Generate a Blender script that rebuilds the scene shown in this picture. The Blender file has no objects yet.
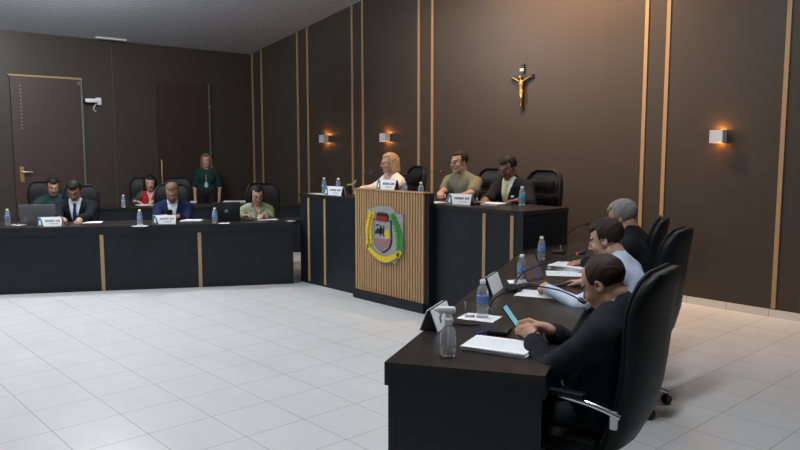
import bpy, bmesh, math, random
import numpy as np
from mathutils import Vector, Matrix
random.seed(7)
np.random.seed(7)
SC = bpy.context.scene
COL = SC.collection
PI = math.pi

# ------------------------------------------------------------------ camera, world, exposure
cam_d = bpy.data.cameras.new('camera')
cam = bpy.data.objects.new('camera', cam_d)
COL.objects.link(cam)
cam_d.sensor_width = 36.0
cam_d.lens = 721.15 / 800 * 36.0
cam_d.clip_start = 0.05
cam.location = (4.403, -1.234, 1.6586)
cam.rotation_euler = (PI / 2 - 0.1069, 0.0, 0.8336)
SC.camera = cam

world = bpy.data.worlds.new('world')
SC.world = world
world.use_nodes = True
world.node_tree.nodes['Background'].inputs[0].default_value = (0.55, 0.62, 0.75, 1)
world.node_tree.nodes['Background'].inputs[1].default_value = 0.02

SC.view_settings.view_transform = 'Standard'
SC.view_settings.look = 'None'
SC.view_settings.gamma = 1.0
SC.view_settings.use_curve_mapping = False
SC.view_settings.exposure = 0.0

# the room's fluorescent ceiling lamps: (x, y, watts down, share thrown up at the ceiling)
LAMPS = [(-4.75, 1.9, 74, 3.0), (-2.1, 0.9, 70, .3), (-4.9, -0.9, 60, .4), (-2.1, -2.6, 60, .2), (1.5, 4.2, 30, .2), (2.6, 1.2, 60, .2)]
LAMP_COLOR = (0.90, 0.95, 1.0)
WARM_SPOT = [(-0.75, 5.0, 760), (-2.7, 4.9, 130), (0.3, 5.0, 70)]     # warm downlights over the dais
WARM_COLOR = (1.0, 0.62, 0.36)
SCONCE_W = 2.0


def ceil_z(x):
    return 3.446 + 0.152 * (x + 8.03) if x < -0.6 else 3.446 + 0.152 * 7.43 - 0.152 * (x + 0.6)


# ------------------------------------------------------------------ materials
MATS = {}


def mat(name, color, rough=0.5, metal=0.0, spec=0.5, noise=0.0, nscale=20.0, bump=0.0, bscale=60.0,
        trans=0.0, ior=1.45, emit=None, estr=0.0, coat=0.0, stretch=None, sheen=0.0, alpha=1.0):
    if name in MATS:
        return MATS[name]
    m = bpy.data.materials.new(name)
    m.use_nodes = True
    nt = m.node_tree
    b = nt.nodes['Principled BSDF']
    b.inputs['Base Color'].default_value = (*color, 1)
    b.inputs['Roughness'].default_value = rough
    b.inputs['Metallic'].default_value = metal
    b.inputs['Specular IOR Level'].default_value = spec
    b.inputs['IOR'].default_value = ior
    b.inputs['Transmission Weight'].default_value = trans
    b.inputs['Coat Weight'].default_value = coat
    b.inputs['Sheen Weight'].default_value = sheen
    b.inputs['Alpha'].default_value = alpha
    if emit:
        b.inputs['Emission Color'].default_value = (*emit, 1)
        b.inputs['Emission Strength'].default_value = estr
    tc = nt.nodes.new('ShaderNodeTexCoord')
    mp = nt.nodes.new('ShaderNodeMapping')
    nt.links.new(tc.outputs['Object'], mp.inputs['Vector'])
    if stretch:
        mp.inputs['Scale'].default_value = stretch
    if noise > 0:
        n = nt.nodes.new('ShaderNodeTexNoise')
        n.inputs['Scale'].default_value = nscale
        n.inputs['Detail'].default_value = 4
        nt.links.new(mp.outputs[0], n.inputs['Vector'])
        mx = nt.nodes.new('ShaderNodeMix')
        mx.data_type = 'RGBA'
        mx.inputs['A'].default_value = (*[max(0, c * (1 - noise)) for c in color], 1)
        mx.inputs['B'].default_value = (*[min(1, c * (1 + noise)) for c in color], 1)
        nt.links.new(n.outputs['Fac'], mx.inputs['Factor'])
        nt.links.new(mx.outputs['Result'], b.inputs['Base Color'])
    if bump > 0:
        n2 = nt.nodes.new('ShaderNodeTexNoise')
        n2.inputs['Scale'].default_value = bscale
        n2.inputs['Detail'].default_value = 3
        nt.links.new(mp.outputs[0], n2.inputs['Vector'])
        bp = nt.nodes.new('ShaderNodeBump')
        bp.inputs['Strength'].default_value = bump
        bp.inputs['Distance'].default_value = 0.01
        nt.links.new(n2.outputs['Fac'], bp.inputs['Height'])
        nt.links.new(bp.outputs[0], b.inputs['Normal'])
    MATS[name] = m
    return m


def floor_material():
    m = bpy.data.materials.new('white_floor_tile')
    m.use_nodes = True
    nt = m.node_tree
    N, L = nt.nodes, nt.links
    b = N['Principled BSDF']
    geo = N.new('ShaderNodeNewGeometry')
    sep = N.new('ShaderNodeSeparateXYZ')
    L.new(geo.outputs['Position'], sep.inputs[0])

    def math_(op, a, v):
        n = N.new('ShaderNodeMath')
        n.operation = op
        if hasattr(a, 'links'):
            L.new(a, n.inputs[0])
        else:
            n.inputs[0].default_value = a
        if hasattr(v, 'links'):
            L.new(v, n.inputs[1])
        else:
            n.inputs[1].default_value = v
        return n.outputs[0]
    cells, masks = [], []
    for out, per in ((sep.outputs[0], 0.42), (sep.outputs[1], 0.4018)):
        q = math_('DIVIDE', out, per)
        q = math_('ADD', q, 100.5)
        fr = math_('FRACT', q, 0)
        dd = math_('ABSOLUTE', math_('SUBTRACT', fr, 0.5), 0)
        masks.append(math_('LESS_THAN', dd, 0.0052))
        cells.append(math_('FLOOR', q, 0))
    grout = math_('MAXIMUM', masks[0], masks[1])
    comb = N.new('ShaderNodeCombineXYZ')
    L.new(cells[0], comb.inputs[0])
    L.new(cells[1], comb.inputs[1])
    wn = N.new('ShaderNodeTexWhiteNoise')
    L.new(comb.outputs[0], wn.inputs['Vector'])
    nz = N.new('ShaderNodeTexNoise')
    nz.inputs['Scale'].default_value = 2.2
    nz.inputs['Detail'].default_value = 5
    mp = N.new('ShaderNodeMapping')
    mp.inputs['Scale'].default_value = (0.6, 2.4, 1)
    L.new(geo.outputs['Position'], mp.inputs['Vector'])
    L.new(mp.outputs[0], nz.inputs['Vector'])
    v = math_('ADD', math_('MULTIPLY', wn.outputs['Value'], 0.03), math_('MULTIPLY', nz.outputs['Fac'], 0.07))
    v = math_('ADD', v, 0.61)
    tone = N.new('ShaderNodeCombineColor')
    L.new(v, tone.inputs[0])
    L.new(math_('MULTIPLY', v, 0.995), tone.inputs[1])
    L.new(math_('MULTIPLY', v, 0.985), tone.inputs[2])
    mx = N.new('ShaderNodeMix')
    mx.data_type = 'RGBA'
    L.new(grout, mx.inputs['Factor'])
    L.new(tone.outputs[0], mx.inputs['A'])
    mx.inputs['B'].default_value = (0.33, 0.29, 0.26, 1)
    L.new(mx.outputs['Result'], b.inputs['Base Color'])
    rg = math_('ADD', math_('MULTIPLY', grout, 0.4), 0.28)
    L.new(rg, b.inputs['Roughness'])
    b.inputs['Specular IOR Level'].default_value = 0.4
    bp = N.new('ShaderNodeBump')
    bp.inputs['Strength'].default_value = 0.3
    bp.inputs['Distance'].default_value = 0.003
    L.new(math_('SUBTRACT', 1.0, grout), bp.inputs['Height'])
    L.new(bp.outputs[0], b.inputs['Normal'])
    return m


def band_material(name, color, axis, period, depth, rough=0.5, dark=0.7, duty=0.12, spec=0.5):
    """flat boards with a narrow groove every `period` metres along an axis"""
    m = bpy.data.materials.new(name)
    m.use_nodes = True
    nt = m.node_tree
    N, L = nt.nodes, nt.links
    b = N['Principled BSDF']
    geo = N.new('ShaderNodeNewGeometry')
    sep = N.new('ShaderNodeSeparateXYZ')
    L.new(geo.outputs['Position'], sep.inputs[0])
    q = N.new('ShaderNodeMath')
    q.operation = 'DIVIDE'
    L.new(sep.outputs[axis], q.inputs[0])
    q.inputs[1].default_value = period
    fr = N.new('ShaderNodeMath')
    fr.operation = 'FRACT'
    L.new(q.outputs[0], fr.inputs[0])
    lt = N.new('ShaderNodeMath')
    lt.operation = 'LESS_THAN'
    L.new(fr.outputs[0], lt.inputs[0])
    lt.inputs[1].default_value = duty
    mx = N.new('ShaderNodeMix')
    mx.data_type = 'RGBA'
    L.new(lt.outputs[0], mx.inputs['Factor'])
    mx.inputs['A'].default_value = (*color, 1)
    mx.inputs['B'].default_value = (*[c * dark for c in color], 1)
    L.new(mx.outputs['Result'], b.inputs['Base Color'])
    b.inputs['Roughness'].default_value = rough
    b.inputs['Specular IOR Level'].default_value = spec
    bp = N.new('ShaderNodeBump')
    bp.inputs['Strength'].default_value = 0.6
    bp.inputs['Distance'].default_value = depth
    inv = N.new('ShaderNodeMath')
    inv.operation = 'SUBTRACT'
    inv.inputs[0].default_value = 1.0
    L.new(lt.outputs[0], inv.inputs[1])
    L.new(inv.outputs[0], bp.inputs['Height'])
    L.new(bp.outputs[0], b.inputs['Normal'])
    return m


def paper_material():
    m = bpy.data.materials.new('printed_paper')
    m.use_nodes = True
    nt = m.node_tree
    N, L = nt.nodes, nt.links
    b = N['Principled BSDF']
    tc = N.new('ShaderNodeTexCoord')
    sep = N.new('ShaderNodeSeparateXYZ')
    L.new(tc.outputs['Object'], sep.inputs[0])
    q = N.new('ShaderNodeMath')
    q.operation = 'MULTIPLY'
    L.new(sep.outputs[1], q.inputs[0])
    q.inputs[1].default_value = 90.0
    fr = N.new('ShaderNodeMath')
    fr.operation = 'FRACT'
    L.new(q.outputs[0], fr.inputs[0])
    lt = N.new('ShaderNodeMath')
    lt.operation = 'LESS_THAN'
    L.new(fr.outputs[0], lt.inputs[0])
    lt.inputs[1].default_value = 0.35
    ab = N.new('ShaderNodeMath')
    ab.operation = 'ABSOLUTE'
    L.new(sep.outputs[0], ab.inputs[0])
    l2 = N.new('ShaderNodeMath')
    l2.operation = 'LESS_THAN'
    L.new(ab.outputs[0], l2.inputs[0])
    l2.inputs[1].default_value = 0.075
    nz = N.new('ShaderNodeTexNoise')
    nz.inputs['Scale'].default_value = 120
    L.new(tc.outputs['Object'], nz.inputs['Vector'])
    mu = N.new('ShaderNodeMath')
    mu.operation = 'MULTIPLY'
    L.new(lt.outputs[0], mu.inputs[0])
    L.new(l2.outputs[0], mu.inputs[1])
    m2 = N.new('ShaderNodeMath')
    m2.operation = 'MULTIPLY'
    L.new(mu.outputs[0], m2.inputs[0])
    L.new(nz.outputs['Fac'], m2.inputs[1])
    mx = N.new('ShaderNodeMix')
    mx.data_type = 'RGBA'
    L.new(m2.outputs[0], mx.inputs['Factor'])
    mx.inputs['A'].default_value = (0.80, 0.80, 0.81, 1)
    mx.inputs['B'].default_value = (0.35, 0.35, 0.38, 1)
    L.new(mx.outputs['Result'], b.inputs['Base Color'])
    b.inputs['Roughness'].default_value = 0.7
    return m


M_WALL = mat('brown_wall_laminate', (0.052, 0.042, 0.033), 0.42, spec=0.35, noise=0.07, nscale=5, stretch=(1, 1, 0.15), bump=0.03, bscale=120)
M_STRIP = mat('light_wood_strip', (0.36, 0.235, 0.12), 0.5, noise=0.12, nscale=30, stretch=(4, 4, 0.4))
M_DESK = mat('black_desk_board', (0.0085, 0.0115, 0.0145), 0.42, spec=0.4, noise=0.2, nscale=8)
M_DESKTOP = mat('dark_woodgrain_top', (0.020, 0.0165, 0.015), 0.33, spec=0.4, noise=0.35, nscale=14, stretch=(1.2, 9, 1), bump=0.05, bscale=40)
M_FLOOR = floor_material()
M_CEIL = band_material('grey_ceiling_boards', (0.60, 0.62, 0.66), 0, 0.10, 0.010, 0.40, 0.45, 0.2)
M_DOOR = band_material('red_brown_door_boards', (0.060, 0.033, 0.028), 2, 0.055, 0.004, 0.45, 0.7, 0.12)
M_DOOR2 = mat('dark_red_door_veneer', (0.042, 0.024, 0.019), 0.5, noise=0.15, nscale=6, stretch=(1, 5, 0.3))
M_TILE = mat('white_skirting_tile', (0.62, 0.60, 0.57), 0.3, noise=0.04, nscale=8)
M_LEATHER = mat('black_leather', (0.0075, 0.0075, 0.008), 0.5, spec=0.25, bump=0.12, bscale=90, noise=0.2, nscale=12)
M_PLASTIC = mat('black_plastic', (0.012, 0.012, 0.013), 0.45, noise=0.1)
M_CHROME = mat('chrome', (0.75, 0.75, 0.77), 0.14, metal=1.0, noise=0.03)
M_STEEL = mat('brushed_steel', (0.55, 0.55, 0.54), 0.3, metal=1.0, noise=0.08, nscale=40)
M_ALU = mat('white_aluminium', (0.55, 0.56, 0.60), 0.45, noise=0.03)
M_WHITE = mat('white_plastic', (0.80, 0.80, 0.80), 0.35, noise=0.02)
M_PAPER = paper_material()
M_CARD = mat('white_card', (0.78, 0.78, 0.80), 0.6, noise=0.02)
M_NAPKIN = mat('white_napkin', (0.82, 0.82, 0.82), 0.85, noise=0.03, bump=0.1)
M_TEAL = mat('teal_print', (0.02, 0.11, 0.14), 0.5, noise=0.05)
M_INK = mat('dark_blue_print', (0.03, 0.035, 0.09), 0.5, noise=0.05)
M_CLEAR = mat('clear_plastic', (0.90, 0.94, 0.97), 0.10, trans=0.82, ior=1.12, spec=0.7)
M_GLASS = mat('clear_glass', (0.95, 0.97, 0.97), 0.03, trans=1.0, ior=1.2, spec=0.7)
M_LIQ = mat('clear_gel', (0.90, 0.92, 0.88), 0.05, trans=0.9, ior=1.2)
M_BLUE = mat('blue_bottle_label', (0.13, 0.27, 0.60), 0.4, noise=0.45, nscale=40)
M_CYAN = mat('cyan_bottle_label', (0.03, 0.38, 0.55), 0.4, noise=0.2, nscale=40)
M_CAPW = mat('white_cap', (0.75, 0.76, 0.78), 0.4, noise=0.02)
M_GOLD = mat('bronze_gold', (0.62, 0.38, 0.13), 0.35, metal=0.75, noise=0.15, nscale=30)
M_CROSSWOOD = mat('ebony_wood', (0.010, 0.008, 0.007), 0.4, noise=0.2)
M_RED = mat('red_led_foam', (0.55, 0.02, 0.015), 0.5, emit=(1.0, 0.05, 0.02), estr=0.35)
M_PEN = mat('blue_pen', (0.02, 0.03, 0.35), 0.35, noise=0.05)
M_SCREEN = mat('lit_phone_screen', (0.05, 0.2, 0.25), 0.2, emit=(0.30, 0.72, 0.85), estr=0.42)
M_LAPTOP_SILVER = mat('grey_laptop_lid', (0.16, 0.165, 0.17), 0.4, metal=0.3, noise=0.05)
M_LAPTOP_DARK = mat('charcoal_laptop_lid', (0.018, 0.018, 0.02), 0.45, noise=0.1)
M_LAPTOP_BROWN = mat('bronze_laptop_lid', (0.085, 0.058, 0.048), 0.42, noise=0.08)
M_LAMP = mat('lamp_diffuser', (0.9, 0.9, 0.9), 0.5, emit=(0.92, 0.96, 1.0), estr=2.2)
M_BULB = mat('warm_bulb', (0.9, 0.6, 0.3), 0.5, emit=(1.0, 0.45, 0.12), estr=8.0)
M_CRESTGREY = mat('grey_crest_metal', (0.29, 0.29, 0.29), 0.5, noise=0.15, nscale=30)
M_CRESTYEL = mat('crest_yellow', (0.66, 0.48, 0.02), 0.5, noise=0.18, nscale=50)
M_CRESTGRN = mat('crest_green', (0.035, 0.26, 0.035), 0.5, noise=0.3, nscale=50)
M_CRESTRED = mat('crest_red', (0.22, 0.02, 0.02), 0.5, noise=0.2, nscale=50)
M_CRESTPINK = mat('crest_pink', (0.32, 0.13, 0.13), 0.5, noise=0.12)
M_CRESTDARK = mat('crest_black', (0.02, 0.018, 0.022), 0.5, noise=0.1)
M_SLATBACK = mat('slat_gap_black', (0.012, 0.010, 0.009), 0.7, noise=0.1)
M_SLAT = mat('oak_slat', (0.42, 0.255, 0.125), 0.5, noise=0.14, nscale=18, stretch=(6, 6, 0.35))
M_YELGREEN = mat('yellow_green_marker', (0.35, 0.45, 0.05), 0.4, noise=0.05)
M_RUBBER = mat('black_rubber', (0.01, 0.01, 0.01), 0.6, noise=0.05)


# ------------------------------------------------------------------ mesh helpers
class MB:
    def __init__(self):
        self.v, self.f = [], []

    def add(self, vs, fs):
        o = len(self.v)
        self.v += [tuple(map(float, p)) for p in vs]
        self.f += [tuple(i + o for i in f) for f in fs]
        return self

    def box(self, c, s, R=None, bev=0.0):
        hx, hy, hz = s[0] / 2, s[1] / 2, s[2] / 2
        if bev > 0:
            b = min(bev, hx * .9, hy * .9, hz * .9)
            bm = bmesh.new()
            bmesh.ops.create_cube(bm, size=1)
            for q in bm.verts:
                q.co = Vector((q.co.x * s[0], q.co.y * s[1], q.co.z * s[2]))
            bmesh.ops.bevel(bm, geom=bm.edges[:], offset=b, segments=2, affect='EDGES', profile=0.5)
            bm.verts.index_update()
            vs = [q.co.copy() for q in bm.verts]
            fs = [[q.index for q in f.verts] for f in bm.faces]
            bm.free()
        else:
            vs = [Vector((x, y, z)) for x in (-hx, hx) for y in (-hy, hy) for z in (-hz, hz)]
            fs = [(0, 1, 3, 2), (4, 6, 7, 5), (0, 4, 5, 1), (2, 3, 7, 6), (0, 2, 6, 4), (1, 5, 7, 3)]
        if R is not None:
            vs = [R @ q for q in vs]
        return self.add([q + Vector(c) for q in vs], fs)

    def prism(self, poly, z0, z1, fn=None):
        """extrude a polygon (list of 2-tuples, ccw) from z0 to z1; fn maps (x, y, z) to a point"""
        n = len(poly)
        fn = fn or (lambda x, y, z: (x, y, z))
        vs = [fn(x, y, z0) for x, y in poly] + [fn(x, y, z1) for x, y in poly]
        fs = [tuple(range(n - 1, -1, -1)), tuple(range(n, 2 * n))]
        fs += [(i, (i + 1) % n, n + (i + 1) % n, n + i) for i in range(n)]
        return self.add(vs, fs)

    def lathe(self, prof, c=(0, 0, 0), n=20, R=None):
        vs, fs = [], []
        for r, z in prof:
            for k in range(n):
                a = 2 * PI * k / n
                q = Vector((r * math.cos(a), r * math.sin(a), z))
                if R is not None:
                    q = R @ q
                vs.append(q + Vector(c))
        m = len(prof)
        for i in range(m - 1):
            for k in range(n):
                fs.append((i * n + k, i * n + (k + 1) % n, (i + 1) * n + (k + 1) % n, (i + 1) * n + k))
        fs.append(tuple(range(n - 1, -1, -1)))
        fs.append(tuple((m - 1) * n + k for k in range(n)))
        return self.add(vs, fs)

    def tube(self, pts, r, n=10, closed=False):
        pts = [Vector(p) for p in pts]
        m = len(pts)
        rr = r if isinstance(r, (list, tuple)) else [r] * m
        vs, fs = [], []
        up = None
        for i in range(m):
            if closed:
                t = pts[(i + 1) % m] - pts[i - 1]
            else:
                t = pts[min(i + 1, m - 1)] - pts[max(i - 1, 0)]
            t.normalize()
            if up is None:
                up = Vector((0, 0, 1)) if abs(t.z) < 0.9 else Vector((1, 0, 0))
            a = t.cross(up)
            a.normalize()
            b = a.cross(t)
            up = b
            for k in range(n):
                w = 2 * PI * k / n
                vs.append(pts[i] + (a * math.cos(w) + b * math.sin(w)) * rr[i])
        for i in range(m if closed else m - 1):
            j = (i + 1) % m
            for k in range(n):
                fs.append((i * n + k, i * n + (k + 1) % n, j * n + (k + 1) % n, j * n + k))
        if not closed:
            fs.append(tuple(range(n - 1, -1, -1)))
            fs.append(tuple((m - 1) * n + k for k in range(n)))
        return self.add(vs, fs)

    def ball(self, c, r, n=12):
        prof = []
        for i in range(n // 2 + 1):
            a = -PI / 2 + PI * i / (n // 2)
            prof.append((max(1e-4, math.cos(a)), math.sin(a)))
        r = r if isinstance(r, (tuple, list)) else (r, r, r)
        t = MB().lathe(prof, n=n)
        return self.add([(p[0] * r[0] + c[0], p[1] * r[1] + c[1], p[2] * r[2] + c[2]) for p in t.v], t.f)

    def build(self, name, material, parent=None, smooth=False, loc=None):
        me = bpy.data.meshes.new(name)
        me.from_pydata(self.v, [], self.f)
        bm = bmesh.new()
        bm.from_mesh(me)
        bmesh.ops.recalc_face_normals(bm, faces=bm.faces)
        bm.to_mesh(me)
        bm.free()
        for m in (material if isinstance(material, (list, tuple)) else [material]):
            me.materials.append(m)
        if smooth:
            me.polygons.foreach_set('use_smooth', [True] * len(me.polygons))
            try:
                me.set_sharp_from_angle(angle=math.radians(38))
            except Exception:
                pass
        me.update()
        o = bpy.data.objects.new(name, me)
        COL.objects.link(o)
        if parent:
            o.parent = parent
        if loc is not None:
            o.location = loc
        return o


def tag(o, label=None, cat=None, group=None, kind=None):
    if label:
        o['label'] = label
    if cat:
        o['category'] = cat
    if group:
        o['group'] = group
    if kind:
        o['kind'] = kind
    return o


def empty(name, loc, rz=0.0):
    o = bpy.data.objects.new(name, None)
    o.empty_display_size = 0.1
    COL.objects.link(o)
    o.location = loc
    o.rotation_euler = (0, 0, rz)
    return o


def dup(root, loc, rz=0.0, label=None, group=None):
    r = root.copy()
    COL.objects.link(r)
    r.location = loc
    r.rotation_euler = (0, 0, rz)
    if label:
        r['label'] = label
    if group:
        r['group'] = group
    for ch in list(root.children):
        c = ch.copy()
        COL.objects.link(c)
        c.parent = r
        for g in list(ch.children):
            d = g.copy()
            COL.objects.link(d)
            d.parent = c
    return r


def bez(p0, p1, p2, p3, n=16):
    out = []
    for i in range(n + 1):
        t = i / n
        out.append(Vector(p0) * (1 - t) ** 3 + Vector(p1) * 3 * t * (1 - t) ** 2 + Vector(p2) * 3 * t * t * (1 - t) + Vector(p3) * t ** 3)
    return out


# ------------------------------------------------------------------ the room
XL, YB, XR, YF = -8.03, 6.158, 6.6, -6.0
RIDGE = (-0.6, ceil_z(-0.6))
tag(MB().box(((XL + XR) / 2, (YB + YF) / 2, -0.05), (XR - XL, YB - YF, 0.1)).build('floor', M_FLOOR), kind='structure')
wb = MB().prism([(XL - .1, -0.1), (XR + .1, -0.1), (XR + .1, ceil_z(XR)), RIDGE, (XL - .1, ceil_z(XL))], YB, YB + 0.12, lambda x, y, z: (x, z, y))
tag(wb.build('wall_back', M_WALL), kind='structure')
tag(MB().box((XL - .06, (YB + YF) / 2, ceil_z(XL) / 2 - .03), (0.12, YB - YF + .02, ceil_z(XL) + .06)).build('wall_left', M_WALL), kind='structure')
tag(MB().box((XR + .06, (YB + YF) / 2, ceil_z(XR) / 2 - .03), (0.12, YB - YF + .02, ceil_z(XR) + .06)).build('wall_right', M_WALL), kind='structure')
wf = MB().prism([(XL - .1, -0.1), (XR + .1, -0.1), (XR + .1, ceil_z(XR)), RIDGE, (XL - .1, ceil_z(XL))], YF - .12, YF, lambda x, y, z: (x, z, y))
tag(wf.build('wall_front', M_WALL), kind='structure')
ce = MB().prism([(XL - .1, ceil_z(XL - .1)), RIDGE, (XR + .1, ceil_z(XR + .1)), (XR + .1, ceil_z(XR + .1) + .1), (RIDGE[0], RIDGE[1] + .1), (XL - .1, ceil_z(XL - .1) + .1)],
                YF - .1, YB + .1, lambda x, y, z: (x, z, y))
tag(ce.build('ceiling', M_CEIL), kind='structure')

# light wood strips in pairs on the back wall
for i, x in enumerate([-7.965, -7.638, -6.435, -6.128, -4.879, -4.614, -3.323, -3.043, 0.264, 0.515, 1.718, 1.985, 3.2, 3.45]):
    h = ceil_z(x) - 0.01
    tag(MB().box((x, YB - 0.006, h / 2 + .045), (0.042, 0.014, h - .09)).build('trim_%d' % (i + 1), M_STRIP), kind='structure')
# seam of the left wall panelling
tag(MB().box((XL + .003, 3.49, 1.68), (0.008, 0.012, 3.34)).build('trim_20', mat('seam_brown', (0.085, 0.068, 0.054), .5, noise=.1)), kind='structure')
# skirting tiles, one mesh per wall with a joint between tiles
sk = MB()
k = -17
while k * 0.42 < XR - .42:
    sk.box((k * 0.42 + 0.21, YB - 0.006, 0.0385), (0.416, 0.012, 0.077))
    k += 1
tag(sk.build('baseboard_back', M_TILE), kind='structure')
sk = MB()
k = -14
while (k + 1) * 0.4018 < YB - .02:
    sk.box((XL + 0.006, k * 0.4018 + 0.2, 0.0385), (0.012, 0.398, 0.077))
    k += 1
tag(sk.build('baseboard_left', M_TILE), kind='structure')

# doors on the left wall
d1 = empty('door_1', (XL, 2.42, 0))
tag(d1, kind='structure')
MB().box((0.02, 0, 1.385), (0.04, 1.04, 2.75)).build('door_leaf', M_DOOR, d1)
MB().box((0.03, 0, 2.775), (0.05, 1.10, 0.03)).build('door_head', M_STRIP, d1)
MB().box((0.035, 0.535, 1.38), (0.05, 0.026, 2.76)).build('door_edge', mat('dull_metal_edge', (0.16, 0.19, 0.18), .45, metal=.3, noise=.1), d1)
hb = MB().box((0.045, -0.42, 1.24), (0.012, 0.06, 0.24), bev=.004).build('handle_plate', M_GOLD, d1)
MB().tube([(0.05, -0.42, 1.28), (0.10, -0.42, 1.28), (0.105, -0.38, 1.28), (0.105, -0.28, 1.275)], 0.011).build('lever', M_STEEL, hb, True)
MB().lathe([(.018, 0), (.018, .012)], (0.05, -.42, 1.17), 12, Matrix.Rotation(PI / 2, 3, 'Y')).build('keyhole', M_STEEL, hb)
dots = MB()
for i in range(13):
    dots.box((0.042, -0.38, 2.62 - i * .055), (0.006, 0.012, 0.022))
dots.build('glint_strip', mat('pale_brass', (0.35, 0.30, 0.22), .4, metal=.5, noise=.1), d1)
MB().box((0.05, .495, 2.70), (.03, .03, .05)).build('latch', M_STEEL, d1)
d2 = empty('door_2', (XL, 4.74, 0))
tag(d2, kind='structure')
MB().box((0.02, 0, 1.40), (0.04, 1.00, 2.78)).build('door_leaf', M_DOOR2, d2)
MB().box((0.035, 0.50, 1.41), (0.05, 0.022, 2.80)).build('door_edge', mat('dull_metal_edge', (0.16, 0.19, 0.18)), d2)
MB().lathe([(.022, 0), (.03, .02), (.012, .05)], (0.055, .50, 2.40), 12, Matrix.Rotation(PI / 2, 3, 'Y')).build('bolt', M_STEEL, d2, True)
MB().tube([(0.05, -.47, 1.0), (.085, -.47, 1.02), (.085, -.47, 1.42), (.05, -.47, 1.44)], .014).build('pull_bar', M_GOLD, d2, True)

# wall camera beside the first door
sc = empty('security_camera', (XL, 3.12, 2.43))
tag(sc, 'small white security camera on a bracket beside the reddish door', 'camera')
MB().box((0.09, -0.03, 0), (0.10, 0.20, 0.065), bev=.02).build('housing', M_WHITE, sc, True)
MB().box((0.025, 0.11, -0.005), (0.05, 0.09, 0.12), bev=.01).build('bracket', M_WHITE, sc, True)
MB().lathe([(.026, 0), (.03, .015), (.02, .02)], (0.09, -.13, 0), 14, Matrix.Rotation(PI / 2, 3, 'X')).build('lens', M_PLASTIC, sc, True)
MB().tube([(.06, .06, -.04), (.05, .03, -.10), (.04, .02, -.14), (.03, .05, -.17), (.02, .07, -.16)], .007).build('cable', M_WHITE, sc, True)
# flush slot light / vent close to the left wall
cv = empty('ceiling_vent', (-7.915, 3.45, ceil_z(-7.915)), 0)
cv.rotation_euler = (0, -math.atan(.152), 0)
tag(cv, 'narrow white slot vent on the grey ceiling near the left wall', 'vent')
MB().box((0, 0, -.01), (0.07, 0.50, 0.02), bev=.006).build('frame', M_WHITE, cv)
MB().box((0, 0, -.022), (0.02, 0.44, 0.006)).build('slot', M_STEEL, cv)


# ceiling lamps (all above the top of the picture)
def lamp(i, x, y, w, g):
    z = ceil_z(x)
    t = empty('ceiling_lamp', (x, y, z - .38))
    tag(t, 'long twin tube ceiling lamp, ' + ['over the left desk', 'over the open floor', 'over the front left floor', 'over the front of the hall', 'over the far end of the right desk', 'over the near end of the right desk'][i], 'lamp', 'ceiling lamps')
    MB().box((0, 0, 0.02), (0.22, 1.24, 0.05), bev=.01).build('housing', M_WHITE, t)
    for yy in (-.45, .45):
        MB().tube([(0, yy, .04), (0, yy, .375)], .006, 8).build('hanger', M_STEEL, t, True)
    for s in (-.06, .06):
        MB().tube([(s, -.58, -.03), (s, .58, -.03)], .018).build('tube', M_LAMP, t, True)
    ld = bpy.data.lights.new('lamp_light', 'AREA')
    ld.shape = 'RECTANGLE'
    ld.size, ld.size_y = 0.25, 1.2
    ld.energy = w
    ld.color = LAMP_COLOR
    lo = bpy.data.objects.new('lamp_light', ld)
    COL.objects.link(lo)
    lo.parent = t
    lo.location = (0, 0, -.075)
    pd = bpy.data.lights.new('lamp_glow', 'POINT')
    pd.shadow_soft_size = 0.09
    pd.energy = w * g
    pd.color = LAMP_COLOR
    po = bpy.data.objects.new('lamp_glow', pd)
    COL.objects.link(po)
    po.parent = t
    po.location = (0, 0, .145)


for i, (x, y, w, g) in enumerate(LAMPS):
    lamp(i, x, y, w, g)
for i, (x, y, w) in enumerate(WARM_SPOT):
    z = ceil_z(x)
    t = empty('ceiling_spotlight', (x, y, z))
    tag(t, 'round warm ceiling spotlight over the dais, ' + ['above the crucifix', 'above the lectern', 'above the right end of the dais'][i], 'lamp', 'warm spotlights')
    MB().lathe([(.05, -.10), (.055, -.10), (.06, -.02), (.06, 0.0)], n=20).build('can', M_WHITE, t, True)
    MB().lathe([(.001, -.101), (.045, -.101), (.045, -.095)], n=20).build('bulb', M_BULB, t)
    ld = bpy.data.lights.new('spot_light', 'SPOT')
    ld.energy = w
    ld.color = WARM_COLOR
    ld.spot_size = 2.2
    ld.spot_blend = 1.0
    ld.shadow_soft_size = 0.06
    lo = bpy.data.objects.new('spot_light', ld)
    COL.objects.link(lo)
    lo.parent = t
    lo.location = (0, 0, -.13)
    lo.rotation_euler = (0.55, 0, 0)

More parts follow.
